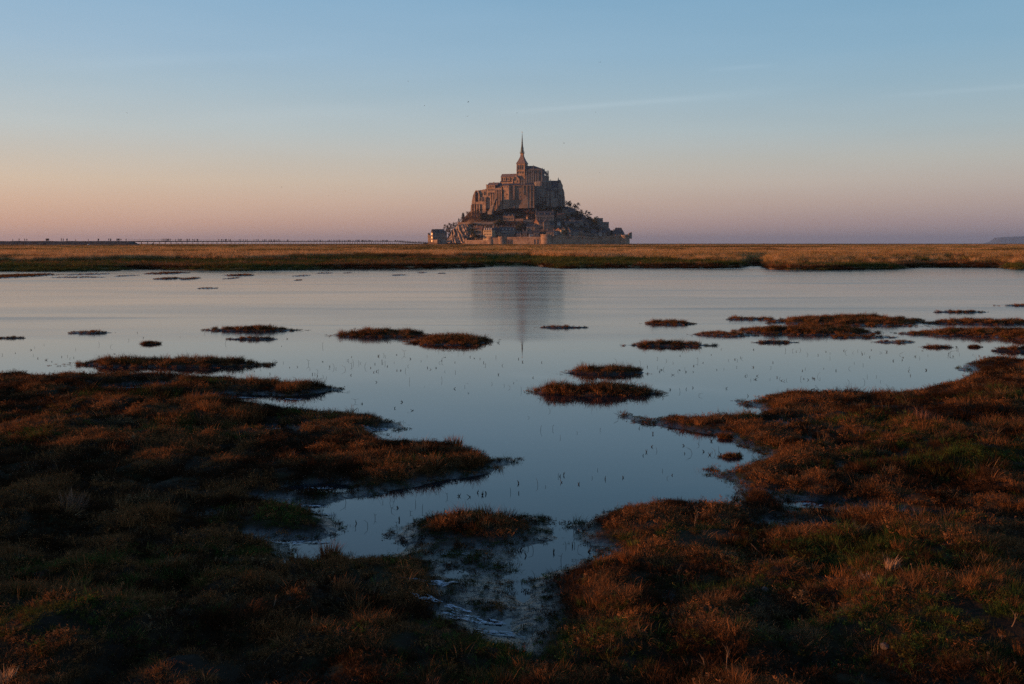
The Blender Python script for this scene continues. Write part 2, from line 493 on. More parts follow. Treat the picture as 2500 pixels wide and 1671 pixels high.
# ================================================================== near banks
FAR = 0.09      # height of the turf seen along the far edges of a bank
def P(lst, z=0.0):
    return [at(x, y, z) for x, y in lst]
left_bank = (P([(-700, 842), (-300, 846), (0, 845), (55, 842), (82, 853), (120, 850), (165, 848), (260, 846), (350, 846), (415, 850), (470, 854), (545, 856), (580, 861), (592, 864)], FAR)
             + P([(580, 870), (592, 874)]) + P([(670, 872), (725, 873), (760, 878), (776, 883)], FAR * .8)
             + P([(765, 892), (730, 899), (690, 903), (655, 906), (640, 913), (600, 909), (570, 912), (600, 918), (640, 922)])
             + P([(660, 930), (700, 932), (780, 938), (845, 938), (870, 946), (900, 955), (920, 966)], FAR * .8)
             + P([(908, 976), (865, 981), (845, 984), (835, 989)]) + P([(880, 992), (925, 996), (975, 998), (1035, 998), (1062, 1006), (1090, 1017), (1122, 1032)], FAR)
             + P([(1168, 1056), (1130, 1070), (1100, 1082), (1050, 1090), (1000, 1096), (950, 1112), (900, 1120), (860, 1128), (800, 1136), (755, 1146), (740, 1152),
                  (690, 1150), (640, 1145), (590, 1140), (600, 1152), (650, 1162), (700, 1172), (735, 1184), (768, 1212), (755, 1226), (700, 1236), (655, 1232), (600, 1228),
                  (560, 1226), (600, 1244), (640, 1252)])
             + P([(660, 1262), (700, 1258), (735, 1252), (760, 1244), (800, 1251), (870, 1251), (930, 1248)], FAR)
             + P([(985, 1246), (1015, 1255), (1040, 1275), (1030, 1300), (1060, 1320), (1050, 1345), (1075, 1370), (1050, 1390), (1075, 1420), (1110, 1440), (1130, 1458), (1180, 1462),
                  (1205, 1472), (1330, 1530), (1420, 1700), (1500, 2600), (300, 4200), (-3500, 4200), (-4500, 2000), (-2600, 1200), (-1400, 930)]))
islet_centre = (P([(930, 1212), (950, 1186), (1000, 1171), (1100, 1166), (1170, 1170), (1228, 1172), (1262, 1186)], FAR * .6)
                + P([(1298, 1214), (1262, 1230), (1205, 1240), (1150, 1252), (1120, 1280), (1140, 1310), (1120, 1345), (1130, 1380), (1100, 1395), (1070, 1365), (1050, 1330), (1075, 1290), (1040, 1262), (1000, 1250), (930, 1242), (890, 1226)]))
right_bank = (P([(2204, 826), (2225, 812), (2250, 804), (2290, 802), (2360, 812), (2700, 820)], 0.14)
              + P([(4500, 900), (7000, 1300), (6500, 4200), (2600, 4200), (1150, 2600), (1170, 1600), (1185, 1470), (1207, 1445), (1222, 1420), (1232, 1395), (1228, 1372), (1232, 1352),
                   (1245, 1335), (1295, 1318), (1330, 1300), (1385, 1282), (1398, 1268), (1360, 1250), (1325, 1234), (1305, 1222), (1312, 1204)])
              + P([(1328, 1190), (1350, 1172), (1395, 1154), (1445, 1140), (1500, 1131), (1540, 1122), (1590, 1128), (1640, 1131), (1690, 1134)], FAR)
              + P([(1702, 1118), (1700, 1108), (1680, 1096), (1650, 1090), (1628, 1076)]) + P([(1662, 1072), (1700, 1061), (1740, 1052)], FAR * .6)
              + P([(1770, 1040), (1750, 1030), (1712, 1020), (1692, 1010), (1678, 996), (1640, 992), (1612, 990), (1570, 982), (1520, 974), (1480, 965), (1432, 952)])
              + P([(1470, 946), (1520, 942), (1550, 935), (1585, 942), (1625, 940), (1660, 936), (1700, 934), (1740, 936)], FAR)
              + P([(1762, 940), (1735, 930), (1690, 918)]) + P([(1712, 910), (1740, 900), (1775, 892), (1810, 887), (1850, 886), (1925, 890), (2000, 890), (2060, 888), (2100, 880), (2140, 874), (2170, 864), (2205, 859)], FAR)
              + P([(2238, 852), (2222, 840)]))
LAND = [left_bank, islet_centre, right_bank]

def sdf_poly(X, Y, poly):
    """Signed distance, positive inside."""
    d2 = np.full(X.shape, 1e12)
    ins = np.zeros(X.shape, dtype=bool)
    n = len(poly)
    for i in range(n):
        ax, ay = poly[i]; bx, by = poly[(i + 1) % n]
        dx, dy = bx - ax, by - ay
        l2 = dx * dx + dy * dy + 1e-12
        t = np.clip(((X - ax) * dx + (Y - ay) * dy) / l2, 0, 1)
        ex, ey = X - ax - t * dx, Y - ay - t * dy
        d2 = np.minimum(d2, ex * ex + ey * ey)
        if ay != by:
            c = ((ay > Y) != (by > Y)) & (X < (bx - ax) * (Y - ay) / (by - ay) + ax)
            ins ^= c
    d = np.sqrt(d2)
    return np.where(ins, d, -d)

ditch = P([(1730, 1127), (1800, 1142), (1860, 1158), (1960, 1172), (2080, 1186), (2200, 1200), (2346, 1212), (2700, 1235)])
def line_dist(X, Y, pts):
    d2 = np.full(X.shape, 1e12)
    for (ax, ay), (bx, by) in zip(pts[:-1], pts[1:]):
        dx, dy = bx - ax, by - ay
        t = np.clip(((X - ax) * dx + (Y - ay) * dy) / (dx * dx + dy * dy), 0, 1)
        d2 = np.minimum(d2, (X - ax - t * dx) ** 2 + (Y - ay - t * dy) ** 2)
    return np.sqrt(d2)

channel = P([(1250, 1225), (1200, 1290), (1165, 1350), (1170, 1400), (1178, 1432)])
shallow = P([(560, 1135), (660, 1165), (760, 1200)])
mats = P([(1030, 1262), (1060, 1300), (1040, 1350), (1100, 1410), (1150, 1440)]) 
cut = P([(1284, 1176), (1300, 1205), (1310, 1240), (1330, 1262), (1250, 1290), (1200, 1330), (1182, 1375), (1176, 1410)])
def land_sdf(X, Y):
    s = np.full(X.shape, -1e6)
    for p in LAND:
        s = np.maximum(s, sdf_poly(X, Y, p))
    s = np.minimum(s, line_dist(X, Y, cut) - 0.125 * (1 + 0.5 * vnoise(X * 6, Y * 6, 92)))
    mk = np.exp(-(line_dist(X, Y, mats) / 0.24) ** 2)              # half drowned mats of growth beside the channel
    s = s * (1 - mk) + mk * (0.16 * fbm(X * 5.5, Y * 5.0, 3, 91) - 0.01)
    return s + 0.035 + 0.05 * fbm(X * 3.1, Y * 3.1, 3, 5) + 0.03 * vnoise(X * 14, Y * 14, 9)

puddles = [(at(305, 891), 0.40, 0.40), (at(545, 914), 0.50, 0.34), (at(650, 925), 0.3, 0.3), (at(1855, 1157), 0.16, 0.10), (at(610, 987), 0.25, 0.22), (at(730, 1120), 0.25, 0.16), (at(1075, 995), 0.1, 0.05)]
def ground_h(X, Y, s=None):
    X = np.asarray(X, dtype=np.float64); Y = np.asarray(Y, dtype=np.float64)
    if s is None: s = land_sdf(X, Y)
    inside = sstep(s, -0.02, 0.24)
    h = -0.09 + 0.095 * sstep(s, -0.30, 0.02) + 0.056 * inside + 0.03 * sstep(s, 0.4, 2.0)
    hum = 0.032 * fbm(X * 1.5, Y * 2.0, 3, 21) + 0.040 * np.abs(vnoise(X * 2.3, Y * 2.9, 33)) ** 1.3 + 0.030 * vnoise(X * 5.2, Y * 5.9, 34) + 0.014 * vnoise(X * 11, Y * 12, 35) + 0.055 * sstep(fbm(X * 0.55, Y * 0.8, 3, 44), 0.0, 0.55) * sstep(s, 0.3, 1.0)
    h = h + hum * sstep(s, 0.05, 0.6) - 0.02 * sstep(s, 0.1, 0.4)
    cd = line_dist(X, Y, channel)
    h = h - np.maximum(h - 0.012, 0) * 0.75 * np.exp(-(cd / 0.30) ** 2)
    dd = line_dist(X, Y, ditch)
    h = h - np.minimum(0.13 * (1 - sstep(dd, 0.04, 0.24)), np.maximum(h - 0.012, 0)) * sstep(s, 0.05, 0.3)
    h = h + 0.42 * sstep(-X, 4.2, 7.0) * (1 - sstep(Y, 5.5, 8.5)) * sstep(s, 0.3, 1.2) * (1 + 0.35 * fbm(X * 0.4, Y * 0.9, 3, 88))  # rise added out of view on the left to shade the near turf
    for (cx, cy), rx, ry in puddles:
        q = ((X - cx) / rx) ** 2 + ((Y - cy) / ry) ** 2
        h = np.where(q < 2.5, h * sstep(q, 0.5, 2.5) - 0.02 * (1 - sstep(q, 0.3, 1.4)), h)
    return h

gx = np.arange(-16.0, 16.01, 0.065); gy = np.arange(-2.0, 19.0, 0.065)
GX, GY = np.meshgrid(gx, gy)
GS = land_sdf(GX, GY)
GH = ground_h(GX, GY, GS)
idx = np.arange(GX.size).reshape(GX.shape)
keep = (np.maximum.reduce([GS[:-1, :-1], GS[1:, :-1], GS[:-1, 1:], GS[1:, 1:]]) > -0.32)
F = np.stack([idx[:-1, :-1][keep], idx[:-1, 1:][keep], idx[1:, 1:][keep], idx[1:, :-1][keep]], axis=1)
used = np.unique(F)
remap = np.full(GX.size, -1); remap[used] = np.arange(len(used))
V = np.stack([GX.ravel()[used], GY.ravel()[used], GH.ravel()[used]], axis=1)
marsh = put('marsh_bank', np_mesh('marsh_bank', V, remap[F], M['turf_base'], True))
tag(marsh, 'dark hummocky salt marsh banks around the near end of the pool', kind='structure')

# ================================================================== tufts
def tuft(name, n, rad, lmin, lmax, wid, lean, curl, seed, seg=3, heads=0.0, mat='grass', vary=0.9):
    """A tuft of bent tapering blades; each blade keeps its own tone."""
    rs = np.random.RandomState(seed)
    V, F, T = [], [], []
    for i in range(n):
        r = rad * math.sqrt(rs.rand()); a = rs.rand() * 6.283
        x, y = r * math.cos(a), r * math.sin(a)
        ln = lmin + (lmax - lmin) * rs.rand() ** 1.3
        az = a + rs.normal() * 0.9
        th = lean * (0.25 + 0.75 * r / max(rad, 1e-6)) * (0.5 + rs.rand())
        cu = curl * (0.4 + rs.rand())
        px_, py_ = -math.sin(az + rs.normal() * 0.5), math.cos(az + rs.normal() * 0.5)
        w_ = wid * (0.6 + 0.8 * rs.rand())
        p = np.array([x, y, -0.15 * ln]); b = len(V)
        tone = 1.0 + vary * (rs.rand() ** 1.2 - 0.5)
        for k in range(seg + 1):
            if k == seg:
                V.append(tuple(p))
            else:
                q = w_ * (1 - 0.75 * k / seg)
                V.append((p[0] - px_ * q, p[1] - py_ * q, p[2])); V.append((p[0] + px_ * q, p[1] + py_ * q, p[2]))
            T.extend([tone] * (1 if k == seg else 2))
            t2 = th + cu * k / seg
            p = p + np.array([math.sin(t2) * math.cos(az), math.sin(t2) * math.sin(az), math.cos(t2)]) * ln * 1.15 / seg
        for k in range(seg - 1):
            F.append((b + 2 * k, b + 2 * k + 1, b + 2 * k + 3, b + 2 * k + 2))
        F.append((b + 2 * seg - 2, b + 2 * seg - 1, b + 2 * seg))
        if heads and rs.rand() < heads:                     # a seed head
            b = len(V)
            top = p - np.array([0, 0, ln * 0.05])
            s_ = ln * 0.05
            for dx, dy, dz in ((s_ * .5, 0, 0), (-s_ * .3, s_ * .4, 0), (-s_ * .3, -s_ * .4, 0), (0, 0, s_ * 2.6), (0, 0, -s_)):
                V.append(tuple(top + np.array([dx, dy, dz])))
            T.extend([tone * 1.15] * 5)
            F += [(b, b + 1, b + 3), (b + 1, b + 2, b + 3), (b + 2, b, b + 3), (b + 1, b, b + 4), (b + 2, b + 1, b + 4), (b, b + 2, b + 4)]
    me = bpy.data.meshes.new(name)
    me.from_pydata(V, [], F)
    me.materials.append(M[mat])
    at_ = me.attributes.new('blade_tone', 'FLOAT_COLOR', 'POINT')
    cc = np.ones((len(V), 4), dtype=np.float32); cc[:, :3] = np.array(T)[:, None]
    at_.data.foreach_set('color', cc.ravel())
    me.update()
    return me

def leafy(name, n, rad, hgt, leaf, seed):
    """A low mat of small fleshy leaves."""
    rs = np.random.RandomState(seed)
    V, F, T = [], [], []
    for i in range(n):
        r = rad * math.sqrt(rs.rand()); a = rs.rand() * 6.283
        c = np.array([r * math.cos(a), r * math.sin(a), hgt * rs.rand() * (1 - 0.6 * r / rad)])
        d = rs.normal(size=3); d[2] = abs(d[2]) * 0.7; d /= np.linalg.norm(d)
        e = np.cross(d, rs.normal(size=3)); e /= np.linalg.norm(e)
        l_ = leaf * (0.6 + 0.8 * rs.rand()); b = len(V)
        V += [tuple(c), tuple(c + d * l_ * .5 + e * l_ * .22), tuple(c + d * l_), tuple(c + d * l_ * .5 - e * l_ * .22)]
        F.append((b, b + 1, b + 2, b + 3)); T += [0.5 + rs.rand() * 0.9] * 4
    me = bpy.data.meshes.new(name)
    me.from_pydata(V, [], F)
    me.materials.append(M['grass'])
    at_ = me.attributes.new('blade_tone', 'FLOAT_COLOR', 'POINT')
    cc = np.ones((len(V), 4), dtype=np.float32); cc[:, :3] = np.array(T)[:, None]
    at_.data.foreach_set('color', cc.ravel())
    return me

def sprig(name, n, rad, hgt, seed):
    """Woody little stems with short stiff side leaves."""
    rs = np.random.RandomState(seed)
    V, F, T = [], [], []
    for i in range(n):
        r = rad * math.sqrt(rs.rand()); a = rs.rand() * 6.283
        p = np.array([r * math.cos(a), r * math.sin(a), -.01]); d = np.array([rs.normal() * .6, rs.normal() * .6, 1.0]); d /= np.linalg.norm(d)
        ln = hgt * (.35 + .65 * rs.rand()); tone = .6 + .8 * rs.rand()
        for k in range(7):
            q = p + d * ln / 7
            e = np.cross(d, rs.normal(size=3)); e /= np.linalg.norm(e); b = len(V)
            w_ = .0022 * (1 - .1 * k)
            V += [tuple(p - e * w_), tuple(p + e * w_), tuple(q + e * w_ * .8), tuple(q - e * w_ * .8)]
            F.append((b, b + 1, b + 2, b + 3)); T += [tone * .8] * 4
            for m_ in range(2):
                f = rs.normal(size=3); f[2] = abs(f[2]) * .6; f /= np.linalg.norm(f); l_ = hgt * .16 * (.6 + .8 * rs.rand()); g = np.cross(f, d); g /= (np.linalg.norm(g) + 1e-6); b = len(V)
                V += [tuple(q), tuple(q + f * l_ * .5 + g * l_ * .16), tuple(q + f * l_), tuple(q + f * l_ * .5 - g * l_ * .16)]
                F.append((b, b + 1, b + 2, b + 3)); T += [tone * (.8 + .5 * rs.rand())] * 4
            p = q; d = d + rs.normal(size=3) * .22; d /= np.linalg.norm(d)
    me = bpy.data.meshes.new(name)
    me.from_pydata(V, [], F)
    me.materials.append(M['grass'])
    at_ = me.attributes.new('blade_tone', 'FLOAT_COLOR', 'POINT')
    cc = np.ones((len(V), 4), dtype=np.float32); cc[:, :3] = np.array(T)[:, None]
    at_.data.foreach_set('color', cc.ravel())
    return me

def library(name, meshes):
    c = bpy.data.collections.new(name)
    for i, me in enumerate(meshes):
        c.objects.link(bpy.data.objects.new('%s_kind_%02d' % (name, i), me))
    return c
near_lib = library('turf', [
    tuft('turf_short', 80, 0.10, 0.025, 0.075, 0.0022, 0.7, 0.9, 1), tuft('turf_short', 80, 0.11, 0.03, 0.085, 0.0022, 0.9, 0.8, 2), tuft('turf_flat', 80, 0.12, 0.03, 0.10, 0.0020, 1.15, 0.6, 3),
    tuft('tussock', 110, 0.085, 0.06, 0.15, 0.0022, 0.45, 0.9, 4), tuft('tussock', 110, 0.10, 0.05, 0.17, 0.0022, 0.6, 1.0, 5), tuft('wiry_stems', 16, 0.07, 0.10, 0.24, 0.0016, 0.5, 0.8, 6, 4),
    leafy('leaf_mat', 90, 0.10, 0.05, 0.022, 7), leafy('leaf_mat', 90, 0.09, 0.035, 0.018, 8), tuft('matted', 90, 0.14, 0.05, 0.13, 0.0022, 1.35, 0.5, 9), sprig('sprig', 22, 0.10, 0.10, 21), sprig('sprig', 18, 0.09, 0.13, 22), tuft('tangle', 60, 0.12, 0.05, 0.16, 0.0030, 1.0, 2.2, 23, 4)])
tall_lib = library('reed', [
    tuft('reed_clump', 80, 0.34, 0.55, 0.95, 0.0050, 0.10, 0.22, 11, 3, 0.0, 'reed', 0.5), tuft('reed_clump', 80, 0.38, 0.50, 0.90, 0.0050, 0.13, 0.28, 12, 3, 0.0, 'reed', 0.5), tuft('reed_clump', 70, 0.30, 0.6, 1.0, 0.0050, 0.09, 0.2, 13, 3, 0.0, 'reed', 0.5),
    tuft('bank_tuft', 70, 0.30, 0.10, 0.30, 0.010, 0.8, 0.8, 14, 3), tuft('bank_tuft', 70, 0.34, 0.08, 0.24, 0.010, 1.0, 0.8, 15, 3)])
far_lib = library('meadow', [
    tuft('meadow_patch', 130, 1.0, 0.22, 0.42, 0.020, 0.25, 0.4, 16, 2, 0.0, 'reed', 0.4), tuft('meadow_patch', 130, 1.1, 0.20, 0.40, 0.020, 0.3, 0.4, 17, 2, 0.0, 'reed', 0.4), tuft('meadow_patch', 120, 0.9, 0.25, 0.48, 0.018, 0.2, 0.35, 18, 2, 0.0, 'reed', 0.4)])

def scatter_group():
    g = bpy.data.node_groups.new('scatter', 'GeometryNodeTree')
    g.interface.new_socket('Geometry', in_out='INPUT', socket_type='NodeSocketGeometry')
    g.interface.new_socket('Library', in_out='INPUT', socket_type='NodeSocketCollection')
    g.interface.new_socket('Geometry', in_out='OUTPUT', socket_type='NodeSocketGeometry')
    gi = N(g, 'NodeGroupInput'); go = N(g, 'NodeGroupOutput')
    ci = N(g, 'GeometryNodeCollectionInfo')
    ci.inputs['Separate Children'].default_value = True
    ci.inputs['Reset Children'].default_value = True
    L(g, gi.outputs['Library'], ci.inputs['Collection'])
    ip = N(g, 'GeometryNodeInstanceOnPoints')
    ip.inputs['Pick Instance'].default_value = True
    L(g, gi.outputs['Geometry'], ip.inputs['Points'])
    L(g, ci.outputs[0], ip.inputs['Instance'])
    def attr(nm, ty):
        a = N(g, 'GeometryNodeInputNamedAttribute', data_type=ty)
        a.inputs['Name'].default_value = nm
        return a.outputs['Attribute']
    L(g, attr('kind_index', 'INT'), ip.inputs['Instance Index'])
    er = N(g, 'FunctionNodeEulerToRotation')
    L(g, attr('turn', 'FLOAT_VECTOR'), er.inputs[0])
    L(g, er.outputs[0], ip.inputs['Rotation'])
    L(g, attr('size', 'FLOAT_VECTOR'), ip.inputs['Scale'])
    L(g, ip.outputs[0], go.inputs[0])
    return g
SCATTER = scatter_group()
LIB_ID = [s.identifier for s in SCATTER.interface.items_tree if s.name == 'Library'][0]

def scatter(name, pos, kind, size, tint, lib, parent=None, tilt=0.15, seed=0, label=None):
    rs = np.random.RandomState(seed)
    n = len(pos)
    me = bpy.data.meshes.new(name)
    me.vertices.add(n)
    me.vertices.foreach_set('co', np.asarray(pos, dtype=np.float32).ravel())
    rot = np.stack([rs.normal(size=n) * tilt, rs.normal(size=n) * tilt, rs.rand(n) * 6.283], axis=1)
    sz = np.asarray(size, dtype=np.float32)
    if sz.ndim == 1: sz = np.stack([sz, sz, sz], axis=1)
    for nm, ty, ar, key in (('kind_index', 'INT', np.asarray(kind, dtype=np.int32), 'value'), ('turn', 'FLOAT_VECTOR', rot, 'vector'), ('size', 'FLOAT_VECTOR', sz, 'vector'),
                            ('tint', 'FLOAT_VECTOR', np.asarray(tint), 'vector')):
        a = me.attributes.new(nm, ty, 'POINT')
        a.data.foreach_set(key, ar.ravel() if ty == 'INT' else ar.astype(np.float32).ravel())
    o = put(name, me, parent)
    md = o.modifiers.new('scatter', 'NODES')
    md.node_group = SCATTER
    md[LIB_ID] = lib
    tag(o, label, kind='stuff')
    return o

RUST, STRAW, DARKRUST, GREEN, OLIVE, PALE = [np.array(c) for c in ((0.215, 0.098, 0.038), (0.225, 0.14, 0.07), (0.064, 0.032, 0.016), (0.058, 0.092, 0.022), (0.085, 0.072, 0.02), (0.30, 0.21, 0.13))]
green_spots = [(at(2250, 1075), 1.1, 0.40), (at(2040, 1335), 0.45, 0.26), (at(1990, 1290), .4, .16), (at(1880, 1290), 0.3, 0.15), (at(150, 1350), 0.35, 0.14), (at(1320, 1255), 0.4, 0.14), (at(1080, 1300), 0.45, 0.22),
               (at(100, 1500), 0.5, 0.25), (at(2310, 1215), 0.5, 0.12), (at(1690, 1370), 0.35, 0.12), (at(700, 1200), 0.5, 0.2), (at(1600, 1240), 0.3, 0.1), (at(640, 1285), 0.5, 0.12), (at(2160, 1500), 0.6, 0.3), (at(1250, 1500), 0.5, 0.3)]
def turf_tint(x, y, rs, wet=None, dome=None):
    n1 = fbm(x * 0.8, y * 1.1, 4, 71); n2 = fbm(x * 2.3, y * 2.3, 3, 83)
    t = np.where((n1 > 0.12)[:, None], RUST, DARKRUST * 1.15)
    t = np.where(((n2 > 0.32) & (rs.rand(len(x)) < 0.6))[:, None], STRAW * 0.8, t)
    if dome is not None:                          # sun and shade put into the tint: brighter humps, darker hollows
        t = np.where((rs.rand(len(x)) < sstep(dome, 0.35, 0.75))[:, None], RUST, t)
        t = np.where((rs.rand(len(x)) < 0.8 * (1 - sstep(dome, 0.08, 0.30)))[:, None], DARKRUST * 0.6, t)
    g = 0.55 * sstep(fbm(x * 0.9 + 40, y * 1.2, 3, 97), 0.22, 0.55)
    for (cx, cy), rx, ry in green_spots:
        g = np.maximum(g, 1.15 * np.exp(-(((x - cx) / rx) ** 2 + ((y - cy) / ry) ** 2)))
    gm = rs.rand(len(x)) < g * 0.75
    t = np.where(gm[:, None], np.where((rs.rand(len(x)) < 0.5)[:, None], GREEN, OLIVE), t)
    if wet is not None:
        t = np.where((wet & (rs.rand(len(x)) < 0.75))[:, None], np.where((rs.rand(len(x)) < 0.6)[:, None], np.array((0.045, 0.055, 0.02)), DARKRUST * 0.8), t)
    return t * (0.7 + 0.6 * rs.rand(len(x)))[:, None]

def near_turf():
    rs = np.random.RandomState(3)
    out = []
    for y0, y1, dens in ((0.6, 3.0, 200), (3.0, 5.5, 1700), (5.5, 8.5, 950), (8.5, 12.0, 480), (12.0, 18.5, 300)):
        xa, xb = -(0.60 * y1 + 2.2), 0.60 * y1 + 1.0
        n = int((xb - xa) * (y1 - y0) * dens)
        x = xa + rs.rand(n) * (xb - xa); y = y0 + rs.rand(n) * (y1 - y0)
        k = (x > -(0.60 * y + 2.2)) & (x < 0.60 * y + 1.0)
        out.append(np.stack([x[k], y[k]], axis=1))
    p = np.concatenate(out)
    x, y = p[:, 0], p[:, 1]
    s = land_sdf(x, y); h = ground_h(x, y, s)
    k = (h > -0.004 - 0.02 * rs.rand(len(x))) & (s > -0.12) & ((s > 0.06) | (rs.rand(len(x)) < 0.5))
    k &= (fbm(x * 3.7 + 5, y * 4.3, 3, 59) > -0.42) | (rs.rand(len(x)) < 0.15)        # bare gaps
    x, y, s, h = x[k], y[k], s[k], h[k]
    n = len(x)
    tall = fbm(x * 1.1, y * 1.5, 3, 55) + 0.35 * vnoise(x * 3.3, y * 3.3, 57)
    u = rs.rand(n)
    kind = rs.randint(0, 3, n)
    kind = np.where((tall > 0.22) & (u < 0.62), rs.randint(3, 5, n), kind)
    kind = np.where((tall > 0.0) & (tall <= 0.3) & (u < 0.45), 8, kind)
    kind = np.where(u > 0.982, 5, kind)
    kind = np.where((rs.rand(n) < 0.42) & (kind != 5), rs.randint(9, 12, n), kind)
    wet = (s < 0.13) | (h < 0.028)
    kind = np.where(wet & (u < 0.5), rs.randint(6, 8, n), kind)
    size = (0.23 + 0.40 * rs.rand(n) ** 1.8) * np.where(wet, 0.7, 1.0) * (1.0 + 0.25 * sstep(tall, 0.2, 0.6)) * (0.72 + 0.28 * sstep(y, 3.5, 6.5) + 0.35 * sstep(y, 5, 13))
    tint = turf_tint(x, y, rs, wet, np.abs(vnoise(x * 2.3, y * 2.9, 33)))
    tint = np.where((kind == 5)[:, None], STRAW * (0.7 + 0.5 * rs.rand(n))[:, None], tint)
    scatter('grass', np.stack([x, y, h - 0.004], axis=1), kind, size, tint, near_lib, tilt=0.2, seed=4, label='rust brown marsh turf with green patches on the near banks')
near_turf()

# ================================================================== islets in the pool
def islet(x0, x1, yt, yb, label, top=0.07, tilt=0.0, tuft_h=0.075, lush=1.0, grp='grassy islets standing in the pool', tone=1.0):
    """A low turf island; the far rim is where the turf top meets the line of sight."""
    near = at((x0 + x1) / 2, yb - 0.10 * (yb - yt))[1]
    far = at((x0 + x1) / 2, yt, top + tuft_h * 0.8)[1]
    far = max(far, near + 0.25 * (x1 - x0) / 2280.0 * near)
    yc = (near + far) / 2
    xa, xb = at(x0, 900)[0] / at(x0, 900)[1] * yc, at(x1, 900)[0] / at(x1, 900)[1] * yc
    cx, rx, ry = (xa + xb) / 2, (xb - xa) / 2, (far - near) / 2
    seed = int(abs(x0 * 7 + yt * 13)) % 9973
    rs = np.random.RandomState(seed)
    root = thing('grass_islet', label, 'islet', (cx, yc, 0), 0, grp)
    def shape(x, y):
        q = np.sqrt((x / rx) ** 2 + (y / ry) ** 2)
        w_ = 0.26 * fbm(x / rx * 2.6 + seed, y / ry * 1.6, 4, seed) + 0.16 * vnoise(x * 5, y * 5, seed + 3) + 0.10 * vnoise(x * 13, y * 13, seed + 4)
        return 1.0 - q + w_ - 0.02
    nx, ny = max(14, min(60, int(rx * 2 / 0.05))), max(10, min(40, int(ry * 2 / 0.05)))
    X, Y = np.meshgrid(np.linspace(-1.25 * rx, 1.25 * rx, nx), np.linspace(-1.25 * ry, 1.25 * ry, ny))
    S = shape(X, Y)
    H = -0.07 + 0.075 * sstep(S, -0.2, 0.03) + top * sstep(S, 0.0, 0.5) * (0.75 + 0.5 * fbm(X * 2.2, Y * 2.2, 2, seed + 7))
    ix = np.arange(X.size).reshape(X.shape)
    kp = np.maximum.reduce([S[:-1, :-1], S[1:, :-1], S[:-1, 1:], S[1:, 1:]]) > -0.22
    F = np.stack([ix[:-1, :-1][kp], ix[:-1, 1:][kp], ix[1:, 1:][kp], ix[1:, :-1][kp]], axis=1)
    us = np.unique(F); rm = np.full(X.size, -1); rm[us] = np.arange(len(us))
    put('turf_mound', np_mesh('turf_mound', np.stack([X.ravel()[us], Y.ravel()[us], H.ravel()[us]], axis=1), rm[F], M['turf_base'], True), root)
    area = 4 * rx * ry
    n = int(min(2600, max(90, area * 620 / (1 + (yc / 22) ** 2))))
    x = (rs.rand(n) * 2 - 1) * rx * 1.2; y = (rs.rand(n) * 2 - 1) * ry * 1.2
    s = shape(x, y)
    k = (s > -0.03) | ((s > -0.38) & (rs.rand(n) < 0.16))
    x, y, s = x[k], y[k], s[k]
    h = np.where(s > -0.03, 0.005 + top * sstep(s, 0.0, 0.5) * (0.75 + 0.5 * fbm(x * 2.2, y * 2.2, 2, seed + 7)), -0.01)
    n = len(x)
    u = rs.rand(n)
    kind = np.where(u < 0.35, rs.randint(0, 3, n), np.where(u < 0.35 + 0.5 * lush, rs.randint(3, 5, n), np.where(u < 0.93, 8, 5)))
    kind = np.where((rs.rand(n) < 0.3) & (kind != 5), rs.randint(9, 12, n), kind)
    kind = np.where(s < 0.0, 6, kind)
    big = 1.0 + 0.5 * sstep(yc, 14, 40)
    size = (0.34 + 0.36 * rs.rand(n)) * tuft_h / 0.075 * (0.6 + 0.5 * sstep(s, 0.0, 0.35)) * big
    tn = np.where((rs.rand(n) < 0.60)[:, None], RUST * 1.05, np.where((rs.rand(n) < 0.55)[:, None], DARKRUST, np.where((rs.rand(n) < 0.5)[:, None], STRAW, OLIVE * 0.8)))
    tn = tn * ((0.7 + 0.6 * rs.rand(n)) * tone)[:, None]
    scatter('grass', np.stack([x, y, h], axis=1), kind, size, tn, near_lib, parent=root, tilt=0.2, seed=seed)
    return root
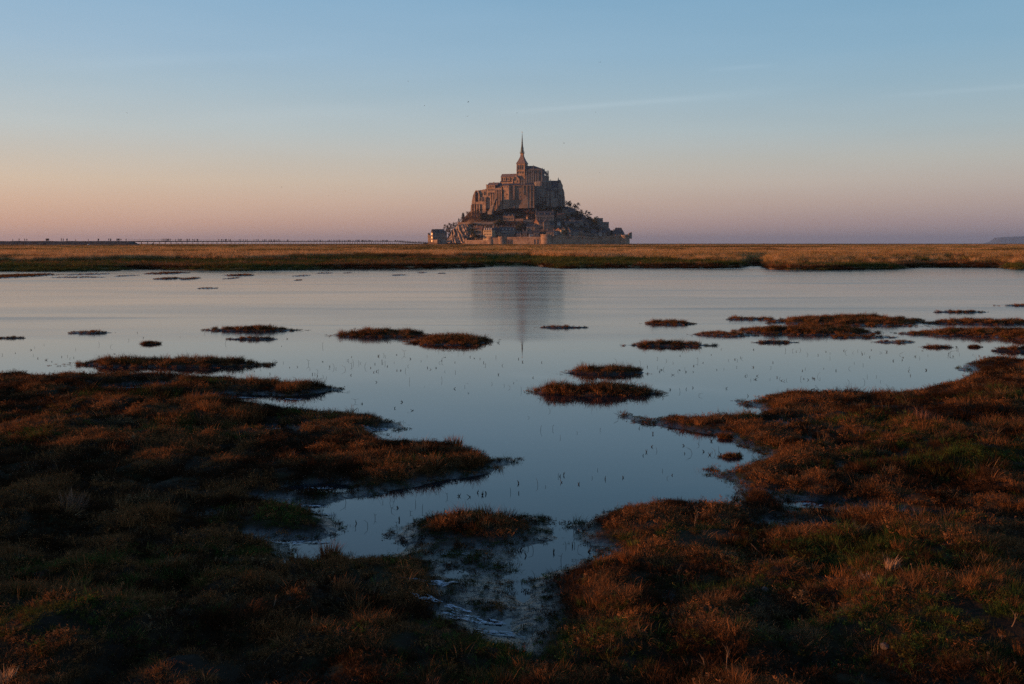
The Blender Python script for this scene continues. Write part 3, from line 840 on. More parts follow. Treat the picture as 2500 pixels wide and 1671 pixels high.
ISLETS = [
    (165, 604, 806, 847, 'largest grassy islet, long and low, just off the left bank', 0.08, 0.08),
    (472, 690, 741, 762, 'long dark islet, rearmost of the pair in the left middle of the pool', 0.06, 0.075),
    (515, 642, 768, 781, 'thin flat islet just in front of a longer one, left middle of pool', 0.02, 0.05),
    (150, 256, 754, 767, 'small olive islet alone near the left edge of the open pool', 0.02, 0.05),
    (318, 368, 781, 790, 'tiny clump of dark grass behind the largest islet', 0.02, 0.05),
    (762, 990, 748, 776, 'long rusty islet left of the spire reflection, touching a smaller one', 0.07, 0.085),
    (945, 1126, 758, 796, 'shaggy rust islet overlapping the right end of a longer islet', 0.06, 0.10),
    (1235, 1346, 743, 754, 'thin islet ringed by ripples right of the spire reflection', 0.02, 0.05),
    (1475, 1586, 729, 747, 'small shaggy islet alone right of the pool centre', 0.03, 0.08),
    (1435, 1628, 774, 797, 'medium rust islet in front of the small shaggy one', 0.05, 0.075),
    (1285, 1488, 829, 862, 'rear islet of the nearest central pair with a weedy tail', 0.06, 0.08),
    (1225, 1498, 866, 912, 'front islet of the nearest central pair, shaggy and bright rust at left', 0.06, 0.10),
    (1660, 1762, 723, 735, 'thin islet at the left tip of the large right hand cluster', 0.02, 0.06),
    (1770, 2112, 714, 752, 'longest rear islet of the right hand cluster', 0.08, 0.08),
    (1592, 1735, 754, 774, 'narrow islet at the front left of the right hand cluster', 0.03, 0.06),
    (1705, 2005, 738, 771, 'broad middle islet of the right hand cluster, rust coloured', 0.07, 0.08),
    (1730, 1826, 776, 788, 'small flat islet in front of the right hand cluster', 0.02, 0.05),
    (1890, 2050, 764, 777, 'low weedy strip along the front of the right hand cluster', 0.01, 0.05),
    (2060, 2170, 757, 769, 'low weedy strip at the right end of the right hand cluster', 0.01, 0.05),
    (2000, 2100, 776, 788, 'thin sparse islet beneath the weedy strips', 0.01, 0.05),
    (2130, 2266, 709, 718, 'thin line of turf, farthest of the right hand group', 0.02, 0.05),
    (2288, 2440, 696, 703, 'thin dark turf line cut by the right edge, farthest back', 0.02, 0.05),
    (2130, 2420, 725, 747, 'long dark islet running to the right edge of view', 0.06, 0.07),
    (2082, 2420, 744, 775, 'broad rust islet in front of the dark one at the right edge', 0.07, 0.08),
    (2275, 2450, 750, 784, 'thick rust islet cut by the right edge', 0.08, 0.08),
    (2112, 2190, 791, 798, 'small flat olive clump in open water near the right bank', 0.01, 0.05),
    (2215, 2250, 791, 797, 'tiniest clump beside the flat olive one near right bank', 0.01, 0.04),
    (2270, 2420, 790, 808, 'flat dark islet between the right bank lump and the islets', 0.04, 0.06),
    (-30, 56, 771, 777, 'thin weedy line cut by the left edge of view', 0.01, 0.04),
    (1650, 1702, 1039, 1050, 'small dark clump in the inlet of the right bank', 0.01, 0.035),
    (1648, 1676, 996, 1006, 'tiny clump hugging the tip of the right bank', 0.01, 0.035)]
for x0, x1, yt, yb, lb, tp, th in ISLETS:
    islet(x0, x1, yt, yb, lb, tp, 0.0, th)
FAR_ISLETS = [
    (-40, 104, 625, 641, 'broad brown mud islet at left, nearest the far shore'), (160, 242, 626, 632, 'brown turf bar behind others, left of the far shallows'), (120, 232, 633, 638, 'thin turf line below the brown turf bar'),
    (274, 308, 629, 635, 'small dark clump between two long bars on the far shallows'), (338, 424, 622, 630, 'long raised brown bar close to the far shore'),
    (360, 412, 634, 642, 'dark clump in front of the raised bar'), (424, 446, 634, 643, 'small round clump right of the dark clump in the shallows'),
    (515, 586, 627, 634, 'low pale bar in the middle of the far shallows'), (516, 545, 635, 641, 'short dark clump below the low pale bar'), (450, 500, 658, 663, 'very thin weed line in open water before the bars'),
    (675, 708, 629, 635, 'short bar right of the low pale one'), (676, 690, 640, 644, 'smallest dot of turf in the far shallows'), (725, 762, 624, 628, 'flat bar close under the far bank, left of centre'),
    (786, 806, 624, 627, 'tiny flat bar near the far bank'), (898, 932, 628, 633, 'lone clump left of the mount reflection'), (955, 980, 623, 627, 'tiny clump under the far bank left of the reflection'), (1003, 1022, 625, 628, 'last small clump beside the mount reflection')]
for x0, x1, yt, yb, lb in FAR_ISLETS:
    islet(x0, x1, yt, yb, lb, 0.03 if yb - yt >= 7 else 0.008, 0.0, 0.05 if yb - yt >= 7 else 0.026, 1.0, 'turf bars in the shallows under the far bank')

# ================================================================== marsh plain beyond the pool
SH = [(-900, 630), (-400, 625), (0, 622), (250, 620), (330, 617.5), (450, 618.5), (560, 620), (760, 617), (900, 616.5), (1000, 615), (1090, 613), (1130, 609.5), (1220, 609), (1250, 612), (1290, 615), (1500, 615.5),
      (1690, 614), (1715, 609.5), (1745, 609.5), (1765, 617), (1810, 620), (1900, 619), (2040, 617.5), (2100, 613), (2290, 613.5), (2330, 618), (2600, 620), (3200, 624)]
_shx = np.array([(x * 2500 / 2346 - 1250) / FPX for x, y in SH]); _shy = np.array([EYE * FPX / (y * 2500 / 2346 - HZ) for x, y in SH])
def shore(tx):
    return np.interp(tx, _shx, _shy)
def plain_h(X, Y):
    tx = X / Y
    s = Y - shore(tx) + 1.4 * fbm(X * 0.16, Y * 0.16, 3, 61) + 0.5 * vnoise(X * 0.8, Y * 0.8, 62)
    h = -0.25 + 0.27 * sstep(s, -2.5, 0.2) + 0.15 * sstep(s, 0.0, 1.6) + 0.30 * sstep(s, 2.0, 17.0)
    h = h + sstep(s, 0.3, 3.0) * (0.07 * fbm(X * 0.4, Y * 0.5, 3, 63) + 0.10 * fbm(X * 0.07, Y * 0.12, 3, 64) * sstep(s, 4, 20))
    return h, s
rows = [44.0]
while rows[-1] < 125: rows.append(rows[-1] + 0.45)
while rows[-1] < 21000: rows.append(rows[-1] * 1.028)
rows = np.array(rows)
TX, YY = np.meshgrid(np.linspace(-1.25, 1.25, 420), rows)
XX = TX * YY
HH, SS = plain_h(XX, YY)
ix = np.arange(XX.size).reshape(XX.shape)
kp = np.maximum.reduce([SS[:-1, :-1], SS[1:, :-1], SS[:-1, 1:], SS[1:, 1:]]) > -2.5
F = np.stack([ix[:-1, :-1][kp], ix[:-1, 1:][kp], ix[1:, 1:][kp], ix[1:, :-1][kp]], axis=1)
us = np.unique(F); rm = np.full(XX.size, -1); rm[us] = np.arange(len(us))
tag(put('marsh_plain', np_mesh('marsh_plain', np.stack([XX.ravel()[us], YY.ravel()[us], HH.ravel()[us]], axis=1), rm[F], M['plain'], True)),
    'flat straw coloured marsh plain beyond the pool reaching the horizon', kind='structure')

def far_bank():
    rs = np.random.RandomState(12)
    # short green and brown growth on the slope of the bank
    n = 26000
    tx = -0.75 + 1.5 * rs.rand(n); Y = shore(tx) - 1.0 + 26 * rs.rand(n) ** 1.25
    X = tx * Y
    h, s = plain_h(X, Y)
    k = (h > 0.0) & (s > -0.6)
    X, Y, h, s, tx = X[k], Y[k], h[k], s[k], tx[k]
    n = len(X)
    g = fbm(X * 0.10, Y * 0.3, 3, 65) + 0.30 * sstep(s, 1.0, 4.0) - 0.35 * sstep(s, 10, 18) - 0.25 * (tx > 0.15)
    green = rs.rand(n) < sstep(g, -0.25, 0.2)
    t = np.where(green[:, None], np.where((rs.rand(n) < 0.7)[:, None], np.array((0.072, 0.088, 0.028)), OLIVE * 1.1), np.where((s < 1.6)[:, None], DARKRUST * 0.75, np.where((rs.rand(n) < 0.5)[:, None], RUST * 0.9, STRAW * 0.8)))
    t = t * (0.7 + 0.6 * rs.rand(n))[:, None]
    scatter('bank_grass', np.stack([X, Y, h], axis=1), rs.randint(3, 5, n), (0.7 + 0.6 * rs.rand(n)) * np.where(s < 1.5, 0.75, 1.1), t, tall_lib, tilt=0.15, seed=13, label='short green and brown growth on the slope of the far bank')
    # standing straw behind it
    n = 52000
    tx = -0.75 + 1.5 * rs.rand(n)
    s0 = np.interp(tx, [-0.75, -0.5, -0.3, -0.1, 0.0, 0.12, 0.22, 0.35, 0.75], [10, 10, 12, 15, 17, 13, 5, 5, 6])
    wd = np.interp(tx, [-0.75, -0.5, -0.2, 0.0, 0.2, 0.75], [20, 20, 22, 24, 30, 34])
    Y = shore(tx) + s0 + wd * rs.rand(n) ** 1.15
    X = tx * Y
    h, s = plain_h(X, Y)
    m = fbm(X * 0.05, Y * 0.16, 4, 66) + 0.3 * vnoise(X * 0.35, Y * 0.35, 67)
    strip = fbm(X / Y * 7 + 9, np.log(Y) * 16.0, 4, 72)
    keepp = (h > 0.1) & ((m > -0.12) | (rs.rand(n) < 0.10)) & ((strip < 0.22) | (rs.rand(n) < 0.35))
    X, Y, h, s, m, strip = X[keepp], Y[keepp], h[keepp], s[keepp], m[keepp], strip[keepp]
    n = len(X)
    t = np.where((rs.rand(n) < 0.72)[:, None], np.array((0.58, 0.35, 0.165)), np.where((rs.rand(n) < 0.5)[:, None], RUST * 1.3, OLIVE))
    t = np.where((strip > 0.22)[:, None], np.array((0.075, 0.062, 0.028)), t)
    gold = (X / Y > 0.13) & (rs.rand(n) < 0.35)
    t = np.where(gold[:, None], np.array((0.36, 0.22, 0.06)), t) * (0.75 + 0.5 * rs.rand(n))[:, None]
    sz = (0.56 + 0.24 * rs.rand(n)) * (0.80 + 0.25 * sstep(m, -0.1, 0.5))
    sz = sz * np.where(strip > 0.22, 0.75, 1.0)
    sz = np.stack([sz * 1.2, sz * 1.2, sz], axis=1)
    scatter('reeds', np.stack([X, Y, h - 0.03], axis=1), rs.randint(0, 3, n), sz, t, tall_lib, tilt=0.10, seed=14, label='standing straw coloured reeds along the top of the far bank')
    # the plain, thinning with distance
    n = 46000
    Y = 95.0 * (1500.0 / 95.0) ** (rs.rand(n) ** 1.1)
    tx = -0.70 + 1.4 * rs.rand(n)
    X = tx * Y
    h, s = plain_h(X, Y)
    m = fbm(X * 0.012, Y * 0.045, 4, 68)
    strip = fbm(X / Y * 6 + 4, np.log(Y) * 11.0, 4, 73)
    k = (s > 20) & ((m > -0.22) | (rs.rand(n) < 0.25)) & (strip > -0.45)
    X, Y, h, m, strip = X[k], Y[k], h[k], m[k], strip[k]
    n = len(X)
    t = np.where((m > 0.20)[:, None] & (rs.rand(n) < 0.7)[:, None], np.array((0.15, 0.13, 0.045)), np.where((rs.rand(n) < 0.68)[:, None], np.array((0.54, 0.33, 0.155)), np.where((rs.rand(n) < 0.6)[:, None], np.array((0.38, 0.19, 0.085)), np.array((0.19, 0.15, 0.06)))))
    t = np.where((strip > 0.24)[:, None], np.array((0.085, 0.072, 0.030)), np.where(((strip < -0.12) & (rs.rand(n) < 0.6))[:, None], np.array((0.20, 0.17, 0.06)), t))
    t = t * (0.75 + 0.5 * rs.rand(n))[:, None]
    w_ = (0.9 + 0.5 * rs.rand(n)) * (1 + Y / 320.0)
    hz = (0.6 + 0.45 * rs.rand(n)) * (1 + np.minimum(Y, 700) / 1400.0) * np.where(strip > 0.24, 1.3, 1.0)
    scatter('meadow_grass', np.stack([X, Y, h - 0.05], axis=1), rs.randint(0, 3, n), np.stack([w_, w_, hz], axis=1), t, far_lib, tilt=0.03, seed=15, label='straw coloured grass over the marsh plain')
far_bank()

# the far headland, faded by distance
hm = MB()
YH = 20000.0
prof = [(2418, 596), (2428, 590), (2440, 580.5), (2470, 578.5), (2500, 577.5), (2600, 575), (2800, 574), (3000, 578), (3300, 585), (3500, 596)]
tp = [((px - 1250) / FPX * YH, EYE + (HZ - py) / FPX * YH) for px, py in prof]
vs, fs = [], []
for x, z in tp:
    vs += [(x, YH - 250, -2), (x, YH, max(z, 0)), (x * 1.01, YH + 400, max(z, 0)), (x * 1.02, YH + 900, -2)]
for i in range(len(tp) - 1):
    for k in range(3):
        a = i * 4 + k
        fs.append((a, a + 4, a + 5, a + 1))
tag(hm.add(vs, fs).build('hill', M['hill']), 'low flat topped headland far away on the right horizon', kind='structure')

# ================================================================== the mount
VIEW = {'1': (1030, 310, 4.4264), '4': (1140, 310, 7.466), 'L': (1040, 550, 19.55), 'A': (1150, 500, 15.683), 'B': (1260, 500, 15.683), 'R': (1370, 480, 13.033),
        'C': (1140, 430, 15.683), 'D': (1250, 400, 13.064), 'T': (1200, 310, 11.2)}
def px_(v, u): return VIEW[v][0] + u / VIEW[v][2]
def py_(v, w_): return VIEW[v][1] + w_ / VIEW[v][2]
def wx(px, Y): return (px - 1250.0) / FPX * Y
def wz(py, Y): return EYE + (HZ - py) / FPX * Y

# --- the rock itself
CREST = [(235, 1262), (275, 1255), (300, 1200), (345, 1130), (385, 1075), (420, 1030), (470, 970), (510, 925), (550, 895), (640, 872), (760, 862), (900, 858), (1080, 850), (1250, 845), (1450, 855), (1545, 868),
         (1620, 893), (1690, 935), (1740, 975), (1830, 1000), (1890, 1020), (1960, 1060), (2030, 1110), (2075, 1175), (2150, 1220), (2260, 1262)]
YC = 1425.0
_cx = np.array([wx(px_('1', u), YC) for u, v in CREST]); _cz = np.array([wz(py_('1', v), YC) for u, v in CREST])
FOOT = [(-140, 1402), (-118, 1400), (-85, 1388), (-60, 1374), (-48, 1362), (-30, 1358), (0, 1356), (45, 1342), (80, 1346), (120, 1348), (160, 1360), (180, 1400)]
_fx = np.array([a for a, b in FOOT]); _fy = np.array([b for a, b in FOOT])
def hill_z(X, Y):
    X = np.asarray(X, dtype=np.float64); Y = np.asarray(Y, dtype=np.float64)
    cz = np.interp(X * YC / Y, _cx, _cz)
    f = np.interp(X, _fx, _fy)
    t = np.clip((Y - f) / (YC - 4 - f), 0, 1)
    b = np.clip((Y - 1462.0) / 85.0, 0, 1)
    t2 = np.clip(1.06 * t ** 0.92, 0, 1)
    z = 1.5 + 5.0 * sstep(Y - f, -1.5, 1.0) * sstep(X, -75, -55)
    z = z + np.maximum(cz - z, 0) * t2 * (1 - b) ** 1.2
    z = z * (1 - sstep(Y, 1520, 1552)) - 1.0 * (Y < f - 2) - 9.0 * (1 - sstep(X, -138, -124)) - 9.0 * sstep(X, 150, 168)
    z = z + 1.4 * fbm(X * 0.06, Y * 0.06, 4, 101) * sstep(t, 0.02, 0.2) * (1 - b)
    return z
hxs = np.arange(-150, 190, 1.5); hys = np.arange(1330, 1556, 1.5)
HX, HY = np.meshgrid(hxs, hys)
HZv = hill_z(HX, HY)
def crag(X, Y, z):
    """The bare cliff at the left foot: steep ribs of rock."""
    pxv = 1250 + X / Y * FPX
    m = sstep(pxv, 1086, 1096) * (1 - sstep(pxv, 1146, 1164)) * sstep(z, 1, 6) * (1 - sstep(z, 30, 42)) * (1 - sstep(Y, 1420, 1430))
    rib = np.abs(vnoise(X * 0.28 + Y * 0.08, z * 0.05, 111)) + 0.6 * np.abs(vnoise(X * 0.7, z * 0.16, 112)) + 0.5 * vnoise(X * 1.1, z * 0.5 + Y * 0.4, 113)
    return m * rib
RB = crag(HX, HY, HZv)
ix = np.arange(HX.size).reshape(HX.shape)
F = np.stack([ix[:-1, :-1].ravel(), ix[:-1, 1:].ravel(), ix[1:, 1:].ravel(), ix[1:, :-1].ravel()], axis=1)
mount = put('rocky_mount', np_mesh('rocky_mount', np.stack([HX.ravel(), HY.ravel(), HZv.ravel()], axis=1), F, M['slope'], False))
tag(mount, 'steep rocky mount of earth and scrub under the abbey and the village', kind='structure')

def hill_y(px, py, y0=1343.0, y1=1440.0):
    """Where the line of sight through a pixel meets the hillside."""
    Ys = np.arange(y0, y1, 0.5)
    z = hill_z((px - 1250) / FPX * Ys, Ys)
    ray = EYE + (HZ - py) / FPX * Ys
    k = np.nonzero(z >= ray)[0]
    return float(Ys[k[0]]) if len(k) else y1

# bare crag: angular blocks and ribs heaped against the left foot
def crag_face():
    rs = np.random.RandomState(5)
    nu, nv = 90, 56
    V = []
    for j in range(nv + 1):
        for i in range(nu + 1):
            u, v = i / nu, j / nv
            px = 1089 + 74 * u
            topv = np.interp(px, [1089, 1097, 1104, 1112, 1118, 1128, 1140, 1152, 1163], [588, 572, 562, 556, 551, 548, 546, 556, 585])
            py = 594.5 + (topv - 594.5) * v
            Y0 = 1384 - 18 * u + 24 * v
            x, z = wx(px, Y0), wz(py, Y0)
            r = 2.6 * abs(float(vnoise(x * 0.22 + z * 0.10, z * 0.05, 121))) + 1.6 * abs(float(vnoise(x * 0.55 + z * 0.22, z * 0.10, 122))) + 0.9 * float(vnoise(x * 1.2 + z * .4, z * 0.5, 123)) + 0.5 * rs.rand()
            V.append((x + 0.4 * rs.rand(), Y0 - 2.2 * r, z + 0.4 * rs.rand()))
    F = []
    for j in range(nv):
        for i in range(nu):
            a = j * (nu + 1) + i
            F.append((a, a + 1, a + nu + 2, a + nu + 1))
    b = len(V)
    return np_mesh('rock_crag', np.array(V), np.array(F), M['rock'], False)
tag(put('rock_crag', crag_face()), 'bare ribbed granite crag at the left foot of the mount', kind='structure')

# --- shared small pieces
def window_mesh(arched):
    """A unit opening: stone surround with a dark pane set back in it (1 wide, 1 high)."""
    if arched:
        prof = [(-.5, 0), (.5, 0), (.5, .62)] + [(.5 * math.cos(a), .62 + .38 * math.sin(a)) for a in [math.pi * k / 6 for k in range(1, 6)]] + [(-.5, .62)]
    else:
        prof = [(-.5, 0), (.5, 0), (.5, 1), (-.5, 1)]
    n = len(prof)
    big = [(x * 1.28, (z - .5) * 1.10 + .5) for x, z in prof]
    V = [(x, -.12, z) for x, z in big] + [(x, -.12, z) for x, z in prof] + [(x, -.02, z) for x, z in prof] + [(x, .05, z) for x, z in big]
    F, mi = [], []
    for i in range(n):
        j = (i + 1) % n
        F += [(i, j, n + j, n + i), (n + i, n + j, 2 * n + j, 2 * n + i), (i, 3 * n + i, 3 * n + j, j)]
        mi += [0, 0, 0]
    F.append(tuple(2 * n + i for i in range(n))); mi.append(1)
    me = bpy.data.meshes.new('arched_window' if arched else 'window')
    me.from_pydata(V, [], F)
    me.materials.append(M['stone']); me.materials.append(M['glass'])
    me.polygons.foreach_set('material_index', mi)
    me.update()
    return me
WIN, ARCH = window_mesh(False), window_mesh(True)
BLIND = ARCH.copy(); BLIND.materials[1] = M['stone']
PANE_W = WIN.copy(); PANE_W.materials[0] = M['pale']
def chimney_mesh():
    m = MB().box(-.5, .5, -.35, .35, -.6, .86).box(-.58, .58, -.43, .43, .86, .93)
    for x in (-.25, .25): m.lathe(x, 0, [(.13, .93), (.10, 1.0)], 6)
    return m.mesh('chimney', M['stone_dark'])
CHIM = chimney_mesh()
def dormer_mesh(mat):
    m = MB().box(-.5, .5, 0, 1.6, 0, .75)
    m.gable_y(-.5, .5, 0, 1.6, .75, 1.25, .08)
    me = m.mesh('dormer', mat)
    return me
DORM, DORM_S = dormer_mesh(M['pale']), dormer_mesh(M['stone'])
def front_rot(px0, px1, Y, deg):
    """Width in metres of a front that spans the pixels while turned by deg."""
    return (px1 - px0) / FPX * Y / math.cos(R(deg))
def root_at(name, label, cat, px, py, Y, deg, group=None):
    return tag(thing(name, label, cat, (wx(px, Y), Y, wz(py, Y)), R(deg), group), kind='thing')
def win_row(root, x0, x1, z, n, w_, h, y=0.0, me=None, name='window'):
    for k in range(n):
        put(name, me or WIN, root, (x0 + (x1 - x0) * (k + .5) / n, y, z), None, (w_, 1.0, h))

def house(v, x0, x1, eave, base, ridge, label, wall='stone_dark', roof='slate', kind='gx', deg=0.0, depth=8.0, cols=0, wrows=0, chim=0, dorm=0, Y=None, name='house', cat='house', group='houses on the slope of the mount', down=3.0, winmat=None, sidewin=True):
    pxa, pxb = px_(v, x0), px_(v, x1)
    pe, pb, pr = py_(v, eave), py_(v, base), py_(v, ridge)
    pm = (pxa + pxb) / 2
    if Y is None: Y = hill_y(pm, pb, float(np.interp(wx(pm, 1345), _fx, _fy)) + 1.0)
    root = root_at(name, label, cat, pm, pb, Y, deg, group)
    W = front_rot(pxa, pxb, Y, deg)
    he, hr = (pb - pe) / FPX * Y, (pb - pr) / FPX * Y
    a, b = -W / 2, W / 2
    m = MB().box(a, b, 0, depth, -down, he)
    if kind == 'gx':
        for x in (a, b - .35):
            m.poly_y([(0, 0)] * 0 or [(x, he), (x + .35, he), (x + .35, he + .02), (x, he + .02)], 0, depth)
        ym = depth / 2
        m.add([(a + .02, 0.02, he), (a + .02, depth - .02, he), (a + .02, ym, hr - .05), (b - .02, 0.02, he), (b - .02, depth - .02, he), (b - .02, ym, hr - .05)], [(0, 2, 1), (3, 4, 5)])
    if kind == 'gy':
        m.poly_y([(a, he + .01), (b, he + .01), (0, hr - .06)], 0.02, depth)
    if kind == 'flat':
        m.box(a - .15, b + .15, -.15, .4, he + .002, hr).box(a - .15, b + .15, depth - .4, depth + .15, he + .002, hr).box(a - .15, a + .25, .402, depth - .402, he + .002, hr).box(b - .25, b + .15, .402, depth - .402, he + .002, hr)
    m.build('wall', M[wall], root)
    rf = None
    if kind == 'gx': rf = MB().gable_x(a, b, 0, depth, he + .02, hr, .35).build('roof', M[roof], root)
    if kind == 'gy': rf = MB().gable_y(a, b, -.05, depth, he + .02, hr + .1, .3).build('roof', M[roof], root)
    if kind == 'hip': rf = MB().hip(a, b, 0, depth, he + .02, hr, min(W * .22, depth * .45), .35).build('roof', M[roof], root)
    if kind == 'pyr': rf = MB().hip(a, b, 0, depth, he + .02, hr, W * .46, .3).build('roof', M[roof], root)
    if cols and wrows:
        fl = he / wrows
        for r in range(wrows):
            win_row(root, a + W * .06, b - W * .06, fl * (r + .28), cols, min(1.15, W / cols * .45), fl * .5, 0.0, winmat or WIN)
    if sidewin and wrows and depth > 6 and he > 4:
        for r in range(wrows):
            for q in (.3, .7):
                put('window', winmat or WIN, root, (a, depth * q, he / wrows * (r + .28)), (0, 0, R(-90)), (1.0, 1.0, he / wrows * .5))
    for k in range(chim):
        cx_ = a + .6 if k == 0 else (b - .6 if k == 1 else 0)
        yy = depth / 2
        h0 = hr - .4 if kind in ('gx', 'flat') else he + (hr - he) * .45
        put('chimney', CHIM, rf or root, (cx_, yy, h0 + .5), None, (1.1, 1.1, 2.0))
    for k in range(dorm):
        put('dormer', DORM if winmat is PANE_W or wall in ('pale', 'cream') else DORM_S, root, (a + W * (k + .5) / dorm, depth * .08, he + (hr - he) * .12), None, (1.5, depth * .16, min(2.2, (hr - he) * .5)))
    return root

# ------------------------------------------------------------------ the abbey
ABD = -20.0        # the abbey fronts are turned to the evening sun
def solid(v, x0, x1, base, Y, deg, name, label, cat, group=None):
    pxa, pxb = px_(v, x0), px_(v, x1)
    root = root_at(name, label, cat, (pxa + pxb) / 2, py_(v, base), Y, deg, group)
    W = front_rot(pxa, pxb, Y, deg)
    def z(w_): return (py_(v, base) - py_(v, w_)) / FPX * Y
    def x(u): return ((px_(v, u) - (pxa + pxb) / 2) / FPX * Y) / math.cos(R(deg))
    return root, W, x, z

# church: nave, transept, crossing tower with its spire, choir with pinnacles
YCH = 1412.0
ch, _, X_, Z_ = solid('4', 595, 1440, 1030, YCH, ABD, 'abbey_church', 'great abbey church with crossing tower and needle spire crowning the mount', 'church')
nd = 11.0
MB().box(X_(598), X_(850), 4, 4 + nd, -14, Z_(905)).build('nave', M['stone'], ch)
MB().gable_x(X_(598), X_(905), 4, 4 + nd, Z_(905) + .02, Z_(843), .4).build('nave_roof', M['schist'], ch)
MB().box(X_(598), X_(840), .5, 3.98, -14, Z_(1000)).build('aisle', M['stone'], ch)
MB().add([(X_(592), .1, Z_(1000)), (X_(842), .1, Z_(1000)), (X_(842), 4.1, Z_(978)), (X_(592), 4.1, Z_(978)), (X_(592), 4.1, Z_(1000) - .2), (X_(842), 4.1, Z_(1000) - .2)], [(0, 1, 2, 3), (0, 3, 4), (1, 5, 2), (0, 4, 5, 1)]).build('aisle_roof', M['slate'], ch)
for u in (630, 662, 715, 742, 790, 815):
    put('window', ARCH, ch, (X_(u), 4, Z_(966)), None, (1.3, 1, 3.6))
for u in (610, 688, 765, 828):
    MB().box(X_(u) - .55, X_(u) + .55, 3.2, 3.98, Z_(978) + .05, Z_(912)).build('buttress', M['stone'], ch)
MB().box(X_(838), X_(972), -3, 12, -14, Z_(960)).poly_y([(X_(838), Z_(960) + .01), (X_(972), Z_(960) + .01), (X_(905), Z_(882))], -3, -2.2).build('transept', M['stone'], ch)
MB().gable_y(X_(838), X_(972), -2.15, 12, Z_(960) + .02, Z_(884), .3).build('transept_roof', M['slate'], ch)
put('window', ARCH, ch, (X_(890), -3, Z_(985)), None, (3.6, 1.4, 6.0))
for u in (855, 940): put('window', ARCH, ch, (X_(u), -3, Z_(1018)), None, (1.8, 1.2, 3.6))
for u in (846, 964): MB().box(X_(u) - .8, X_(u) + .8, -4, -3.01, -10, Z_(945)).build('buttress', M['stone'], ch)
# the darker roof east of the transept
MB().box(X_(975), X_(1050), 1, 12, -14, Z_(985)).build('east_chapel', M['stone_dark'], ch)
MB().add([(X_(960), 1, Z_(985)), (X_(1052), 1, Z_(985)), (X_(1052), 12, Z_(985)), (X_(960), 12, Z_(985)), (X_(930), 6, Z_(832)), (X_(965), 6, Z_(832))], [(0, 1, 5, 4), (1, 2, 5), (2, 3, 4, 5), (3, 0, 4), (0, 3, 2, 1)]).build('east_chapel_roof', M['slate'], ch)
# crossing tower
ta, tb = X_(901), X_(1052)
tw = tb - ta
ty0 = 1.0
tower = MB().box(ta, tb, ty0, ty0 + tw, -4, Z_(665))
tower.build('tower', M['stone'], ch)
MB().box(ta - .35, tb + .35, ty0 - .35, ty0 + tw + .35, Z_(668), Z_(660)).build('cornice', M['stone'], ch)
MB().box(ta - .25, tb + .25, ty0 - .25, ty0 + tw + .25, Z_(808), Z_(800)).build('string_course', M['stone'], ch)
for u in (936, 973, 1010):
    put('belfry_window', ARCH, ch, (X_(u) + .1, ty0, Z_(780)), None, (2.15, 1.6, Z_(692) - Z_(780)))
for q in (.25, .5, .75):
    put('belfry_window', ARCH, ch, (tb, ty0 + tw * q, Z_(780)), (0, 0, R(90)), (2.15, 1.6, Z_(692) - Z_(780)))
    put('belfry_window', ARCH, ch, (ta, ty0 + tw * q, Z_(780)), (0, 0, R(-90)), (2.15, 1.6, Z_(692) - Z_(780)))
for u in (932, 975, 1015):
    put('window', ARCH, ch, (X_(u), ty0, Z_(850)), None, (2.0, 1.2, 3.0))
for q in (ta + .45, tb - .45):
    MB().box(q - .45, q + .45, ty0 - .5, ty0 - .02, -2, Z_(672)).build('buttress', M['stone'], ch)
cx_, cy_ = (ta + tb) / 2, ty0 + tw / 2
def zt(w_): return Z_((py_('T', w_) - 310) * 7.466)
def sqr(pr):
    m = MB(); vs, fs = [], []
    for r, z in pr: vs += [(cx_ - r, cy_ - r, z), (cx_ + r, cy_ - r, z), (cx_ + r, cy_ + r, z), (cx_ - r, cy_ + r, z)]
    for i in range(len(pr) - 1):
        for k in range(4):
            q = (k + 1) % 4
            fs.append((i * 4 + k, i * 4 + q, i * 4 + 4 + q, i * 4 + 4 + k))
    n = len(pr)
    fs += [(3, 2, 1, 0), (4 * n - 4, 4 * n - 3, 4 * n - 2, 4 * n - 1)]
    return m.add(vs, fs)
hw = tw / 2
tr = sqr([(hw + .9, zt(1005)), (hw * .78, zt(925)), (hw * .52, zt(850)), (hw * .36, zt(795))]).build('tower_roof', M['schist'], ch)
put('dormer', DORM_S, tr, (cx_, cy_ - hw * .70, zt(935)), None, (1.4, 1.0, 1.5))
sqr([(hw * .36, zt(795)), (hw * .33, zt(750)), (hw * .33, zt(715))]).build('lantern_base', M['stone'], ch)
MB().lathe(cx_, cy_, [(hw * .58, zt(714)), (hw * .6, zt(706)), (hw * .36, zt(700)), (hw * .33, zt(640)), (hw * .38, zt(632)), (hw * .30, zt(600)), (hw * .34, zt(592)), (hw * .30, zt(555)), (hw * .24, zt(535))], 8, .39).build('lantern', M['verdigris'], ch)
for k in range(8):
    a = math.pi * 2 * k / 8 + .39
    MB().lathe(cx_ + hw * .52 * math.cos(a), cy_ + hw * .52 * math.sin(a), [(.22, zt(712)), (.2, zt(680)), (.01, zt(648))], 5).build('pinnacle', M['verdigris'], ch)
MB().lathe(cx_, cy_, [(hw * .24, zt(540)), (hw * .17, zt(440)), (hw * .10, zt(300)), (hw * .045, zt(190)), (.12, zt(150))], 8, .39).build('spire', M['verdigris'], ch)
